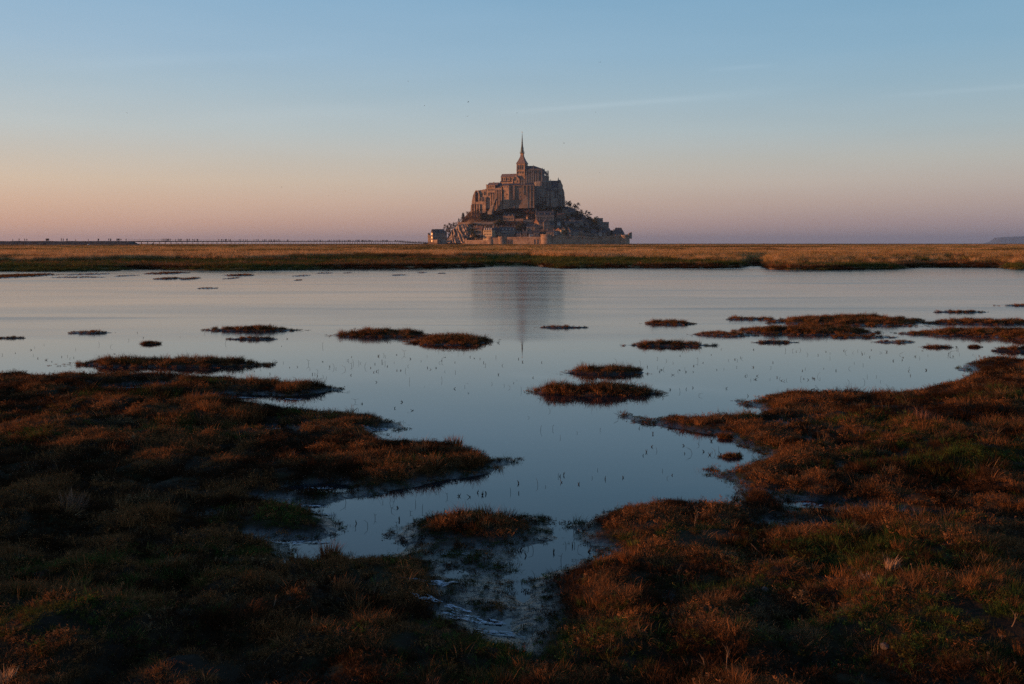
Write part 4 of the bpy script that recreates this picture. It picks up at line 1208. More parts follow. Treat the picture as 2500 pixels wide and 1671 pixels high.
# the gilded winged figure on the needle
st_ = MB().lathe(cx_, cy_, [(.2, zt(152)), (.25, zt(145)), (.16, zt(138)), (.22, zt(130)), (.16, zt(124)), (.1, zt(122)), (.13, zt(118)), (.04, zt(114))], 8)
st_.add([(cx_ - .2, cy_ + .1, zt(128)), (cx_ - 1.0, cy_ + .3, zt(118)), (cx_ - .8, cy_ + .3, zt(136))], [(0, 1, 2), (2, 1, 0)]).add([(cx_ + .2, cy_ + .1, zt(128)), (cx_ + 1.0, cy_ + .3, zt(118)), (cx_ + .8, cy_ + .3, zt(136))], [(0, 2, 1), (0, 1, 2)])
st_.box(cx_ - .5, cx_ - .4, cy_ - .3, cy_ - .2, zt(126), zt(106))
st_.build('statue', M['gold'], ch)
# choir
before_choir = set(ch.children)
c0, c1 = X_(1062), X_(1300)
MB().box(c0, c1, 2, 15, -16, Z_(765)).lathe(c1, 8.5, [(6.5, -16), (6.5, Z_(770))], 12).build('choir', M['stone_dark'], ch)  # the darker stone puts shade into the colour of the choir
MB().add([(c0 - 2, 1.6, Z_(765)), (c1, 1.6, Z_(765)), (c1 + 6, 8.5, Z_(768)), (c1, 15.4, Z_(765)), (c0 - 2, 15.4, Z_(765)), (c0 - 2, 8.5, Z_(706)), (X_(1205), 8.5, Z_(706))],
         [(0, 1, 6, 5), (1, 2, 6), (2, 3, 6), (3, 4, 5, 6), (4, 0, 5), (0, 4, 3, 2, 1)]).build('choir_roof', M['slate'], ch)
MB().box(X_(1050), X_(1305), -3.5, 1.98, -18, Z_(890)).lathe(c1, 8.5, [(12.0, -18), (12.0, Z_(900)), (7.0, Z_(880))], 14).build('choir_aisle', M['stone_dark'], ch)
for u in (1085, 1125, 1165, 1205, 1245, 1285):
    put('window', ARCH, ch, (X_(u) + 1.0, 2, Z_(880)), None, (2.2, 1.4, Z_(790) - Z_(880)))
    put('window', ARCH, ch, (X_(u) + 1.0, -3.5, Z_(980)), None, (2.4, 1.4, Z_(905) - Z_(980)))
PIN = MB().box(-.55, .55, -.55, .55, 0, .70).add([(-.62, -.62, .70), (.62, -.62, .70), (.62, .62, .70), (-.62, .62, .70), (0, 0, 1.0)], [(0, 1, 4), (1, 2, 4), (2, 3, 4), (3, 0, 4), (0, 3, 2, 1)]).mesh('pinnacle', M['stone_dark'])
def pinnacle(x, y, z0, z1, s=1.0):
    put('pinnacle', PIN, ch, (x, y, z0), None, (s, s, z1 - z0))
def flyer(x0, y0, z0, x1, y1, z1):
    m = MB(); n_s = 6; vs = []
    for k in range(n_s + 1):
        t = k / n_s
        x, y = x0 + (x1 - x0) * t, y0 + (y1 - y0) * t
        zt_ = z0 + (z1 - z0) * t
        zb = zt_ - .7 - 2.2 * (1 - t) * (1 - math.sqrt(max(0, 1 - (1 - t) ** 2)))
        dx, dy = y1 - y0, -(x1 - x0); l_ = math.hypot(dx, dy); dx, dy = dx / l_ * .3, dy / l_ * .3
        vs += [(x - dx, y - dy, zt_), (x + dx, y + dy, zt_), (x + dx, y + dy, zb), (x - dx, y - dy, zb)]
    fs = []
    for k in range(n_s):
        for q in range(4):
            fs.append((k * 4 + q, k * 4 + (q + 1) % 4, k * 4 + 4 + (q + 1) % 4, k * 4 + 4 + q))
    fs += [(3, 2, 1, 0), (n_s * 4, n_s * 4 + 1, n_s * 4 + 2, n_s * 4 + 3)]
    m.add(vs, fs).build('flying_buttress', M['stone_dark'], ch)
for u, tp_ in ((1068, 800), (1108, 760), (1147, 745), (1182, 692), (1222, 755), (1262, 742)):
    x = X_(u)
    pinnacle(x, -3.6, Z_(1030), Z_(tp_ + 70), 1.5); pinnacle(x, -3.2, Z_(tp_ + 90), Z_(tp_), .8)
    flyer(x, -3.2, Z_(tp_ + 95), x, 2.0, Z_(790))
for k, (dx, tp_) in enumerate(((.5, 755), (3.4, 742), (5.6, 785), (7.2, 765), (9.6, 778), (11.2, 770), (12.4, 775), (13.0, 800))):
    a = R(-80 + k * 20)
    x, y = c1 + 12.0 * math.cos(a), 8.5 + 12.0 * math.sin(a)
    xi, yi = c1 + 6.6 * math.cos(a), 8.5 + 6.6 * math.sin(a)
    pinnacle(x, y, Z_(1060), Z_(860), 1.7); pinnacle(x, y, Z_(880), Z_(tp_ + 14), .85)
    pinnacle(xi, yi, Z_(800), Z_(tp_ - 4), .7)
    flyer(x, y, Z_(865), xi, yi, Z_(785))
MB().lathe(c1, 8.5, [(15.5, -20), (15.5, Z_(1010)), (12.0, Z_(985))], 16).build('apse_chapels', M['stone_dark'], ch)
for k in range(9):
    a = R(-85 + k * 21)
    pinnacle(c1 + 15.6 * math.cos(a), 8.5 + 15.6 * math.sin(a), -20, Z_(935 + 10 * (k % 2)), 1.2)
    put('window', ARCH, ch, (c1 + 15.45 * math.cos(a + R(10)), 8.5 + 15.45 * math.sin(a + R(10)), Z_(1090)), (0, 0, a + R(100)), (2.2, 1.2, 6))

piv = Vector((c0, 4.0, 0))
tn = Matrix.Translation(piv) @ Matrix.Rotation(R(20), 4, 'Z') @ Matrix.Translation(-piv)
for o_ in ch.children:
    if o_ not in before_choir:
        loc_, rot_, scl_ = (tn @ Matrix.LocRotScale(o_.location, o_.rotation_euler, o_.scale)).decompose()
        o_.location, o_.rotation_euler, o_.scale = loc_, rot_.to_euler(), scl_

# the great hall at the right with its gable and spirelet
hall, W, X_, Z_ = solid('4', 1440, 1740, 1500, 1418, 8, 'abbey_hall', 'tall dark gabled hall with buttresses at the right end of the abbey', 'hall')
a, b = X_(1440), X_(1700)
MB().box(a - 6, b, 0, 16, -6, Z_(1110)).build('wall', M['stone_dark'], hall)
rf = MB().gable_x(a - 8, b, 0, 16, Z_(1110) + .02, Z_(976), .3).build('roof', M['slate'], hall)
# the turned end with its stepped gable
MB().poly_y([(X_(1660), -3), (X_(1775), -3), (X_(1775), Z_(1205)), (X_(1760), Z_(1150)), (X_(1745), Z_(1120)), (X_(1745), Z_(1060)), (X_(1735), Z_(1055)), (X_(1700), Z_(970)), (X_(1690), Z_(966)), (X_(1660), Z_(1090))], -1.5, 17).build('gable_end', M['stone_dark'], hall)
for u in (1665, 1715, 1768):
    MB().poly_y([(X_(u) - .9, -4), (X_(u) + .9, -4), (X_(u) + .9, Z_(1290)), (X_(u), Z_(1240)), (X_(u) - .9, Z_(1290))], -3.2, -1.52).build('buttress', M['stone_dark'], hall)
MB().lathe(X_(1681), 6, [(.9, Z_(1000)), (1.0, Z_(968)), (.75, Z_(955)), (.1, Z_(912))], 8).build('spirelet', M['stone_dark'], hall)
for u in (1480, 1530, 1580, 1630):
    MB().box(X_(u) - .8, X_(u) + .8, -1.6, -.02, -6, Z_(1140)).build('buttress', M['stone_dark'], hall)
for u in (1505, 1555, 1605): put('window', ARCH, hall, (X_(u), 0, Z_(1220)), None, (1.6, 1.2, 7)); put('window', ARCH, hall, (X_(u), 0, Z_(1330)), None, (1.3, 1.2, 4))
for w_ in (1190, 1290, 1390): put('window', ARCH, hall, (X_(1690), -1.5, Z_(w_)), None, (1.3, 1.2, 4)); put('window', ARCH, hall, (X_(1742), -1.5, Z_(w_)), None, (1.3, 1.2, 4))

# lower right front of the abbey with conical turrets
lw, W, X_, Z_ = solid('4', 1222, 1660, 1480, 1403, 4, 'abbey_gatehouse', 'shaded walls with two conical turrets below the choir, right of the great stained wall', 'gatehouse')
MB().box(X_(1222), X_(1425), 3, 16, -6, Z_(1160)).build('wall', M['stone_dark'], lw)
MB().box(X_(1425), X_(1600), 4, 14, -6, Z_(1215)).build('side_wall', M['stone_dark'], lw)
MB().gable_x(X_(1222), X_(1425), 3, 16, Z_(1160) + .02, Z_(1110), .3).build('roof', M['slate'], lw)
MB().box(X_(1425), X_(1605), 4, 14, Z_(1215) + .02, Z_(1200)).build('terrace', M['stone_dark'], lw)
MB().box(X_(1530), X_(1655), -1, 3.9, -8, Z_(1300)).build('front_block', M['stone_dark'], lw)
for u in (1475, 1555):
    tt = MB().lathe(X_(u), 3, [(3.0, -6), (3.0, Z_(1180)), (3.3, Z_(1176)), (3.3, Z_(1168))], 14).build('turret', M['stone_dark'], lw)
    MB().lathe(X_(u), 3, [(3.5, Z_(1168)), (1.6, Z_(1120)), (.05, Z_(1070))], 14).build('turret_roof', M['slate'], tt)
for u in (1260, 1300, 1345, 1390): put('window', ARCH, lw, (X_(u), 3, Z_(1260)), None, (1.3, 1.2, 4.2))
for u in (1570, 1600, 1630): put('window', WIN, lw, (X_(u), -1, Z_(1385)), None, (1.2, 1.2, 2.2))
for u in (1240, 1322, 1405): MB().box(X_(u) - .7, X_(u) + .7, 1.6, 2.98, -6, Z_(1200)).build('buttress', M['stone_dark'], lw)

# the big stained front wall
fw, W, X_, Z_ = solid('4', 765, 1225, 1420, 1388, -6, 'abbey_lodging', 'huge flat stained front of the abbey lodgings below the church', 'building')
MB().box(X_(768), X_(1020), 0, 14, -5, Z_(1062)).build('wall', M['stone_stain'], fw)
MB().box(X_(1021), X_(1222), -.8, 14, -5, Z_(1058)).build('side_wall', M['stone_stain'], fw)
MB().add([(X_(764), -.6, Z_(1062) + .02), (X_(1224), -1.0, Z_(1062) + .02), (X_(1224), 14, Z_(1062) + .02), (X_(764), 14, Z_(1062) + .02), (X_(775), 7, Z_(1026)), (X_(1215), 7, Z_(1026))], [(0, 1, 5, 4), (1, 2, 5), (2, 3, 4, 5), (3, 0, 4), (0, 3, 2, 1)]).build('roof', M['slate'], fw)
for u, wd in ((775, 1.3), (858, .9), (1028, 1.2), (1100, .6), (1160, .7), (1215, .9)):
    MB().box(X_(u) - wd, X_(u) + wd, -1.5, -.81 if u > 1020 else -.02, -5, Z_(1075)).build('buttress', M['stone_stain'], fw)
for u in (1128,): MB().poly_y([(X_(1045), -5), (X_(1090), -5), (X_(1090), Z_(1260)), (X_(1045), Z_(1240))], -1.6, -.82).build('lean_to', M['stone_stain'], fw)
for u in (880, 905, 930, 955, 980): put('window', ARCH, fw, (X_(u), 0, Z_(1110)), None, (1.1, 1.2, 2.6))
MB().box(X_(865), X_(1018), -.5, -.02, Z_(1136), Z_(1128)).build('string_course', M['stone'], fw)
for u, w_ in ((820, 1120), (820, 1220), (970, 1215), (975, 1290), (1000, 1330), (1065, 1120), (1080, 1230), (1130, 1110), (1180, 1180), (1135, 1300), (1190, 1290), (890, 1340), (945, 1230)):
    put('window', WIN, fw, (X_(u), -.8 if u > 1020 else 0, Z_(w_)), None, (.9, 1.2, 2.2))
for u in (988, 1022, 1045):
    put('chimney', CHIM, fw, (X_(u), 3, Z_(1050)), None, (1.2, 1.2, 7.0))

# lit front left of it
lb_, W, X_, Z_ = solid('4', 632, 768, 1415, 1391, -22, 'abbey_lodging', 'narrow sunlit front with one deep shadowed recess, left of the stained wall', 'building')
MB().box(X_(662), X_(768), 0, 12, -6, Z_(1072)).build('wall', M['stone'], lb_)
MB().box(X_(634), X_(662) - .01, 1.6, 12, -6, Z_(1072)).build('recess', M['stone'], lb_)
MB().box(X_(628), X_(640), -.6, 1.58, -6, Z_(1095)).build('buttress', M['stone'], lb_)
MB().box(X_(757), X_(770), -1.0, -.02, -6, Z_(1080)).build('buttress', M['stone'], lb_)
MB().gable_x(X_(634), X_(768), 0, 12, Z_(1072) + .02, Z_(1030), .3).build('roof', M['slate'], lb_)
for u, w_ in ((690, 1110), (735, 1110), (690, 1190), (712, 1250), (735, 1250), (690, 1310)): put('window', WIN, lb_, (X_(u), 0, Z_(w_)), None, (.9, 1.2, 2.3))

# arcaded wall with a dark hipped roof behind
aw, W, X_, Z_ = solid('4', 515, 634, 1400, 1394, -20, 'abbey_arcade', 'sunlit buttressed wall with two tall blind arches under a dark hipped roof', 'building')
MB().box(X_(515), X_(634), 0, 12, -10, Z_(1118)).build('wall', M['stone'], aw)
MB().hip(X_(508), X_(630), 1, 13, Z_(1118) + .02, Z_(1015), 3.0, .2).build('roof', M['slate'], aw)
for u in (518, 548, 590, 630):
    MB().poly_y([(X_(u) - .55, -10), (X_(u) + .55, -10), (X_(u) + .55, Z_(1160)), (X_(u), Z_(1145)), (X_(u) - .55, Z_(1160))], -1.2, -.02).build('buttress', M['stone'], aw)
for u in (533, 569, 610): put('blind_arch', BLIND, aw, (X_(u), 0, Z_(1320)), None, (2.9, 1.6, Z_(1165) - Z_(1320)))
for u in (569,): put('window', ARCH, aw, (X_(u), .04, Z_(1290)), None, (.9, .8, 6.0))

# three-storey lodging
tl, W, X_, Z_ = solid('4', 346, 515, 1330, 1398, -22, 'abbey_lodging', 'three storey sunlit lodging with a brown roof at the left of the abbey', 'building')
MB().box(X_(350), X_(512), 0, 12, -12, Z_(1066)).build('wall', M['stone'], tl)
MB().gable_x(X_(374), X_(556), 0, 12, Z_(1066) + .02, Z_(1014), .3).build('roof', M['schist'], tl)
MB().box(X_(346), X_(372), -.8, 11, Z_(1066) + .01, Z_(1052)).build('parapet', M['stone'], tl)
for w_, n_w in ((1110, 4), (1165, 5)):
    win_row(tl, X_(376), X_(505), Z_(w_), n_w, 1.1, 2.6, 0.0)
win_row(tl, X_(385), X_(470), Z_(1262), 3, 1.9, 5.2, 0.0, ARCH)
for w_ in (1110, 1175): put('window', ARCH, tl, (X_(350), 5, Z_(w_)), (0, 0, R(-90)), (2.2, 1.2, 4.5))
put('chimney', CHIM, tl, (X_(470), 4, Z_(1048)), None, (1.4, 1.3, 3.4))
for u in (440, 478): MB().poly_y([(X_(u) - .7, -12), (X_(u) + .7, -12), (X_(u) + .7, Z_(1240)), (X_(u), Z_(1200)), (X_(u) - .7, Z_(1240))], -1.3, -.02).build('buttress', M['stone'], tl)

# the ruined west end with its great empty window
ru, W, X_, Z_ = solid('4', 75, 350, 1470, 1402, -20, 'ruined_wing', 'ruined sunlit wing with a tall empty arched opening at the far left of the abbey', 'ruin')
MB().poly_y([(X_(60), -8), (X_(148), -8), (X_(148), Z_(1185)), (X_(158), Z_(1160)), (X_(150), Z_(1165)), (X_(128), Z_(1205)), (X_(108), Z_(1255)), (X_(92), Z_(1330)), (X_(80), Z_(1420)), (X_(70), Z_(1440))], 0, 10).build('wall_pier', M['stone'], ru)
MB().poly_y([(X_(204), -8), (X_(232), -8), (X_(232), Z_(1250)), (X_(214), Z_(1190)), (X_(204), Z_(1200))], 0, 4).build('wall_pier', M['stone'], ru)
MB().box(X_(148) + .01, X_(204) - .01, 0.3, 4, -8, Z_(1368)).build('sill_wall', M['stone'], ru)
MB().box(X_(148) + .02, X_(204) - .02, 6, 9, -8, Z_(1200)).build('inner_wall', M['stone_dark'], ru)
MB().poly_y([(X_(148), Z_(1188)), (X_(160), Z_(1180)), (X_(176), Z_(1172)), (X_(192), Z_(1182)), (X_(204), Z_(1200)), (X_(222), Z_(1215)), (X_(205), Z_(1160)), (X_(160), Z_(1156))], 0.1, 3.6).build('arch', M['stone'], ru)
MB().poly_y([(X_(233), -8), (X_(350), -8), (X_(350), Z_(1140)), (X_(322), Z_(1132)), (X_(310), Z_(1146)), (X_(285), Z_(1140)), (X_(262), Z_(1152)), (X_(240), Z_(1150)), (X_(205), Z_(1158)), (X_(233), Z_(1235))], 2, 9).build('wall', M['stone'], ru)
MB().poly_y([(X_(233), -8), (X_(345), -8), (X_(345), Z_(1290)), (X_(300), Z_(1300)), (X_(262), Z_(1292)), (X_(233), Z_(1330))], -1.0, 1.98).build('front_wall', M['stone'], ru)
for u, w_, ww, hh in ((265, 1250, 2.2, 4.0), (318, 1250, 2.4, 5.5), (252, 1355, 3.2, 5.0), (300, 1365, 3.0, 7.0)):
    put('opening', ARCH, ru, (X_(u), 2 if w_ < 1300 else -1, Z_(w_)), None, (ww, 1.4, hh))
for u in (98, 145, 192, 238):
    MB().poly_y([(X_(u) - .9, -16), (X_(u) + .9, -16), (X_(u) + .9, Z_(1425)), (X_(u), Z_(1410)), (X_(u) - .9, Z_(1425))], -2.6, -1.02 if u > 230 else -.02).build('buttress', M['stone'], ru)
MB().box(X_(72), X_(232), -.9, -.02, Z_(1432), Z_(1422)).build('string_course', M['stone'], ru)

# the long inclined hoist ramp
rp = root_at('hoist_ramp', 'straight steep stone ramp climbing the slope to the abbey, sunlit', 'ramp', px_('4', 415), py_('4', 1545), 1386, -20)
MB().poly_y([(-3.2, -4), (2.8, -4), (2.8, 0), (8.6, 17.9), (7.5, 17.9), (2.0, 6.5), (-3.2, 0)], 0, 7).build('ramp_slab', M['stone_dark'], rp)
MB().poly_y([(2.8, .01), (3.3, .01), (9.1, 18.4), (8.61, 18.4)], -.25, 1.2).build('ramp_rail', M['stone'], rp)

# ------------------------------------------------------------------ ramparts
RAMP = [(1135, 1364), (1194, 1348), (1225, 1343), (1332, 1328), (1428, 1333), (1447, 1335), (1503, 1341), (1536, 1352), (1534, 1392)]
rw = thing('rampart', 'long low granite rampart wall along the foot of the mount', 'rampart', (0, 1340, 0))
def curtain(a, b, top_a, top_b, cornice=True):
    (pa, Ya), (pb, Yb) = a, b
    x0, x1 = wx(pa, Ya), wx(pb, Yb)
    dx, dy = x1 - x0, Yb - Ya
    l_ = math.hypot(dx, dy); nx_, ny_ = -dy / l_ * -1, -dx / l_
    nx_, ny_ = dy / l_, -dx / l_
    def slab(o0, o1, za0, za1, zb0, zb1, name):
        vs = []
        for (x, y, z0, z1) in ((x0, Ya, za0, za1), (x1, Yb, zb0, zb1)):
            for o in (o0, o1):
                vs += [(x + nx_ * o, y + ny_ * o - 1340, z0), (x + nx_ * o, y + ny_ * o - 1340, z1)]
        return MB().add(vs, [(0, 4, 5, 1), (2, 3, 7, 6), (1, 5, 7, 3), (0, 2, 6, 4), (0, 1, 3, 2), (4, 6, 7, 5)]).build(name, M['stone'], rw)
    za, zb = wz(top_a, Ya), wz(top_b, Yb)
    w0 = slab(0.0, -2.2, -1.0, za - 2.3, -1.0, zb - 2.3, 'wall')
    if cornice:
        slab(0.55, -2.0, za - 2.25, za - 1.7, zb - 2.25, zb - 1.7, 'cornice')
        slab(0.50, -.3, za - 1.65, za, zb - 1.65, zb, 'parapet')
    n = int(l_ / 9)
    for k in range(n):
        t = (k + .5) / n
        x, y, z = x0 + dx * t, Ya + dy * t, (za + (zb - za) * t)
        put('arrow_slit', WIN, rw, (x, y - 1340, z - 4.6 - (k % 2)), (0, 0, math.atan2(dy, dx)), (.5, .5, .9))
curtain(RAMP[0], RAMP[1], 582.5, 582.8, False)
curtain(RAMP[1], RAMP[2], 580.5, 580.5)
curtain(RAMP[2], RAMP[3], 579.2, 579.0)
curtain(RAMP[3], RAMP[4], 576.2, 576.2)
curtain(RAMP[4], RAMP[5], 577.5, 578.5)
curtain(RAMP[5], RAMP[6], 578.5, 575.5)
curtain(RAMP[6], RAMP[7], 574.0, 572.5)
curtain(RAMP[7], RAMP[8], 572.5, 572.0)
for (pa, pb_, n) in ((1228, 1250, 5), (1300, 1330, 4), (1440, 1500, 8)):
    for k in range(n):
        px = pa + (pb_ - pa) * (k + .5) / n
        Yv = float(np.interp(px, [p for p, y in RAMP[:8]], [y for p, y in RAMP[:8]]))
        x = wx(px, Yv)
        MB().poly_y([(x - .5, -1), (x + .5, -1), (x + .45, 7.2), (x - .45, 7.2)], Yv - 1340 - .9, Yv - 1340 + .3).build('buttress', M['stone'], rw)
def rtower(pa, pb, Y, top, label, roof=None, merlon=True):
    r = (pb - pa) / 2 / FPX * Y
    root = root_at('rampart_tower', label, 'tower', (pa + pb) / 2, HZ + 1, Y + r, 0, 'round towers of the rampart')
    root.location.z = 0
    zt_ = wz(top, Y)
    MB().lathe(0, 0, [(r * 1.04, -1), (r * .97, zt_ - 2.6)], 40).build('shaft', M['stone'], root, False)
    MB().lathe(0, 0, [(r * .99, zt_ - 2.55), (r * 1.06, zt_ - 2.0), (r * 1.06, zt_ - .9), (r * .95, zt_ - .85), (r * .95, zt_ - 1.9)], 40).build('parapet', M['stone'], root)
    nb = max(14, int(r * 3.2))
    me = MB().box(-.35, .35, -.3, .35, 0, .62).mesh('corbel', M['stone'])
    for k in range(nb):
        a = 2 * math.pi * k / nb
        put('corbel', me, root, (r * 1.0 * math.cos(a), r * 1.0 * math.sin(a), zt_ - 3.0), (0, 0, a + math.pi / 2))
    if merlon:
        mm = MB().box(-.55, .55, -.3, .3, 0, .85).mesh('merlon', M['stone'])
        for k in range(nb // 2):
            a = 2 * math.pi * k / (nb // 2)
            put('merlon', mm, root, (r * 1.0 * math.cos(a), r * 1.0 * math.sin(a), zt_ - .88), (0, 0, a + math.pi / 2))
    for k, a in enumerate((-150, -120, -85, -55)):
        put('arrow_slit', WIN, root, (r * .985 * math.cos(R(a)), r * .985 * math.sin(R(a)), zt_ * (.42 + .12 * (k % 2))), (0, 0, R(a + 90)), (.5, .6, 1.1))
    return root
rtower(1190, 1207.5, 1346, 577.0, 'leftmost round rampart tower, below the bright yellow house')
rtower(1217, 1234, 1340, 577.0, 'slender round rampart tower second from the left')
rtower(1320, 1347.5, 1322, 571.5, 'largest round rampart tower, glowing orange on its left half')
rtower(1512, 1537, 1340, 573.5, 'broad corner tower at the right end of the rampart')
wt = root_at('watch_turret', 'small square watch turret on the extreme right corner of the rampart', 'turret', 1538, 578, 1350, 10)
MB().poly_y([(-2.2, -3), (2.4, -3), (2.4, 5.6), (1.4, 5.8), (.2, 4.9), (-.6, 5.2), (-2.2, 3.6)], -1.5, 2.5).build('wall', M['stone_dark'], wt)
put('arrow_slit', WIN, wt, (0.4, -1.5, 1.5), None, (.6, .8, 1.2))

# ------------------------------------------------------------------ terrace walls
def terrace(v, u0, u1, top, base, label, mat='stone_dark', deg=0, Y=None):
    pa, pb = px_(v, u0), px_(v, u1)
    pm = (pa + pb) / 2
    if Y is None: Y = hill_y(pm, py_(v, base), float(np.interp(wx(pm, 1345), _fx, _fy)) + 1.0)
    root = root_at('terrace_wall', label, 'wall', pm, py_(v, base), Y, deg, 'garden and terrace walls on the mount')
    W = front_rot(pa, pb, Y, deg); h = (py_(v, base) - py_(v, top)) / FPX * Y
    MB().box(-W / 2, W / 2, 0, 1.6, -6, h - .35).build('wall', M[mat], root)
    MB().box(-W / 2 - .1, W / 2 + .1, -.12, 1.72, h - .345, h).build('coping', M['stone'], root)
terrace('1', 385, 545, 1030, 1085, 'sunlit retaining wall on top of the bare crag', 'stone', -14)
terrace('1', 328, 386, 1105, 1150, 'short sunlit wall stepping down left of the crag top', 'stone', -16)
terrace('1', 560, 800, 1028, 1052, 'long pinkish terrace wall above the brown roofed house', 'stone_dark', -6)
terrace('1', 905, 1160, 848, 868, 'straight parapet wall below the stained abbey front', 'stone_dark', -4)
terrace('1', 1010, 1095, 994, 1020, 'pale terrace wall right of the house with three dormers', 'stone', -8)
terrace('1', 1095, 1200, 1006, 1030, 'grey terrace wall below the small orange wall stub', 'stone_dark', 2)
terrace('1', 430, 490, 1225, 1252, 'short forecourt wall beside the left gate', 'stone', -12, 1372)
terrace('L', 545, 960, 672, 850, 'dark courtyard wall beside the long grey building', 'stone_dark', 10, 1386)
terrace('1', 1460, 1560, 968, 985, 'pale garden wall under the dark hedge, mid slope right', 'pale', 0)
terrace('1', 1640, 1740, 1010, 1060, 'grey retaining wall under the right hand trees', 'stone_dark', 6)
terrace('R', 590, 860, 900, 940, 'low wall below the gabled houses on the right slope', 'stone_dark', 6)
terrace('R', 900, 1180, 1000, 1040, 'long low wall beneath the round dark tree on the right slope', 'stone_dark', 8)
st2 = root_at('wall_stub', 'small bright orange lit stub of wall between dark trees, mid slope', 'wall', px_('B', 415), py_('B', 570), hill_y(px_('B', 415), py_('B', 570)), -50)
MB().poly_y([(-1.6, -1), (1.6, -1), (1.6, 5.2), (.4, 5.6), (-1.6, 4.8)], 0, 2).build('wall', M['stone'], st2)

# ------------------------------------------------------------------ houses
house('L', 325, 1000, 390, 850, 190, 'long grey three storey building with hipped slate roof at the left foot of the mount', 'stone_dark', 'slate', 'hip', 11, 11, 7, 3, 2, 5, Y=1392, group=None, name='lodging_house')
house('L', 85, 236, 565, 850, 490, 'small sunlit orange block with flat top at the extreme left', 'stone', 'slate', 'flat', -30, 8, 2, 3, 0, 0, Y=1396, group=None)
house('L', 236, 328, 350, 850, 200, 'tall narrow sunlit gable standing against the long grey building', 'stone', 'slate', 'gy', -38, 9, 1, 3, 0, 0, Y=1391, group=None)
dt = root_at('domed_turret', 'little domed turret rising at the extreme left', 'turret', px_('L', 138), py_('L', 560), 1402, 0)
MB().lathe(0, 0, [(1.45, -3), (1.45, 2.8), (1.7, 2.9), (1.7, 3.2)], 16).build('shaft', M['stone'], dt)
MB().lathe(0, 0, [(1.75, 3.2), (1.5, 4.4), (.9, 5.4), (.1, 6.0)], 16).build('dome', M['slate'], dt)
house('L', 340, 545, 715, 850, 700, 'low sunlit flat shed in front of the long grey building', 'stone', 'slate', 'flat', -40, 5, 0, 0, 0, 0, Y=1380, group=None, name='shed', cat='shed')
house('L', 1690, 1850, 745, 860, 715, 'low pinkish gate lodge beside the rampart gate', 'stone', 'tile', 'hip', -22, 6, 3, 1, 0, 0, Y=1372, group=None)
gt = house('L', 1862, 1952, 660, 866, 645, 'square arched gate tower at the left end of the rampart', 'stone', 'slate', 'flat', -18, 5, 0, 0, 0, 0, Y=1366, group=None, name='gate_tower', cat='gate')
put('gate_arch', ARCH, gt, (0.2, 0, 0), None, (2.6, 2, 4.0))
house('A', 165, 415, 965, 1290, 830, 'brown roofed house left of the bright yellow house', 'stone_dark', 'tile', 'gx', -14, 9, 4, 2, 1)
yh = house('A', 455, 800, 985, 1300, 870, 'bright yellow sunlit house with rows of dark windows', 'cream', 'slate', 'gx', -30, 9, 5, 3, 2, 4, Y=1357)
house('A', 815, 960, 1095, 1235, 1005, 'small brown gabled house tucked right of the yellow one', 'stone', 'slate', 'gy', -8, 8, 1, 1)
house('A', 838, 990, 1000, 1180, 838, 'steep grey roofed house with two chimneys behind the small brown gable', 'stone_dark', 'slate', 'gx', -4, 8, 2, 1, 2)
house('A', 985, 1120, 1065, 1235, 850, 'house showing one thin sunlit gable edge left of the long slate roof', 'stone', 'slate', 'gy', -36, 9, 1, 2)
house('A', 1150, 1700, 1000, 1190, 850, 'very long slate roofed house with four pale dormers', 'stone_dark', 'slate', 'gx', 2, 9, 6, 1, 2, 4, winmat=PANE_W)
house('A', 1225, 1650, 455, 630, 345, 'terrace house with three dormers high on the slope, lit faintly pink', 'stone', 'slate', 'gx', -12, 8, 6, 1, 1, 3)
house('A', 1080, 1250, 1110, 1240, 1040, 'low dark house with two chimneys just above the slender rampart tower', 'stone_dark', 'slate', 'gx', 3, 7, 2, 1, 2)
house('A', 1270, 1450, 1120, 1240, 1050, 'squat slate house behind the rampart, right of the slender tower', 'stone_dark', 'slate', 'gx', 0, 7, 3, 1, 1)
house('A', 1480, 1640, 1110, 1240, 1030, 'dark house with a single end chimney under the long slate roof', 'stone_dark', 'slate', 'hip', 4, 7, 2, 1, 1)
house('B', 20, 150, 1120, 1240, 1035, 'narrow slate house with a tall pale chimney near the wall spike', 'stone_dark', 'slate', 'gx', 0, 7, 2, 1, 1)
house('B', 250, 420, 1115, 1240, 1010, 'slate house with two tall thin chimneys behind the brown rampart', 'stone_dark', 'slate', 'gx', -3, 7, 2, 1, 2)
house('B', 500, 690, 1140, 1235, 1010, 'house with pale panels low behind the rampart, left of the big tower', 'pale', 'slate', 'gx', 3, 7, 3, 1, 0, 0, winmat=PANE_W)
house('B', 690, 885, 1085, 1235, 990, 'dark broad roofed house immediately left of the largest round tower', 'stone_dark', 'slate', 'gx', 0, 8, 3, 1, 1)
house('B', 392, 700, 850, 1000, 740, 'plain grey building with two small openings, centre of the village', 'stone_dark', 'slate', 'gx', -4, 9, 2, 1, 0)
house('B', 700, 890, 870, 990, 800, 'slate house below the orange gable in the village centre', 'stone_dark', 'slate', 'gx', 4, 8, 3, 1, 1)
house('B', 690, 860, 700, 810, 555, 'reddish roofed house with slim sunlit orange gable in the village centre', 'stone', 'tile', 'gy', -48, 9, 1, 2)
house('B', 885, 1100, 720, 870, 600, 'grey house with pale window frames right of the orange gable', 'stone_dark', 'slate', 'gx', 5, 8, 4, 2, 1, 0, winmat=PANE_W)
house('B', 1050, 1300, 680, 960, 560, 'tall plain gabled house in the middle of the village', 'stone_dark', 'slate', 'gy', 6, 10, 2, 3)
house('B', 760, 1440, 410, 640, 245, 'broad building under a huge slate roof below the abbey gatehouse', 'stone_dark', 'slate', 'gx', 3, 11, 7, 1, 2, 3)
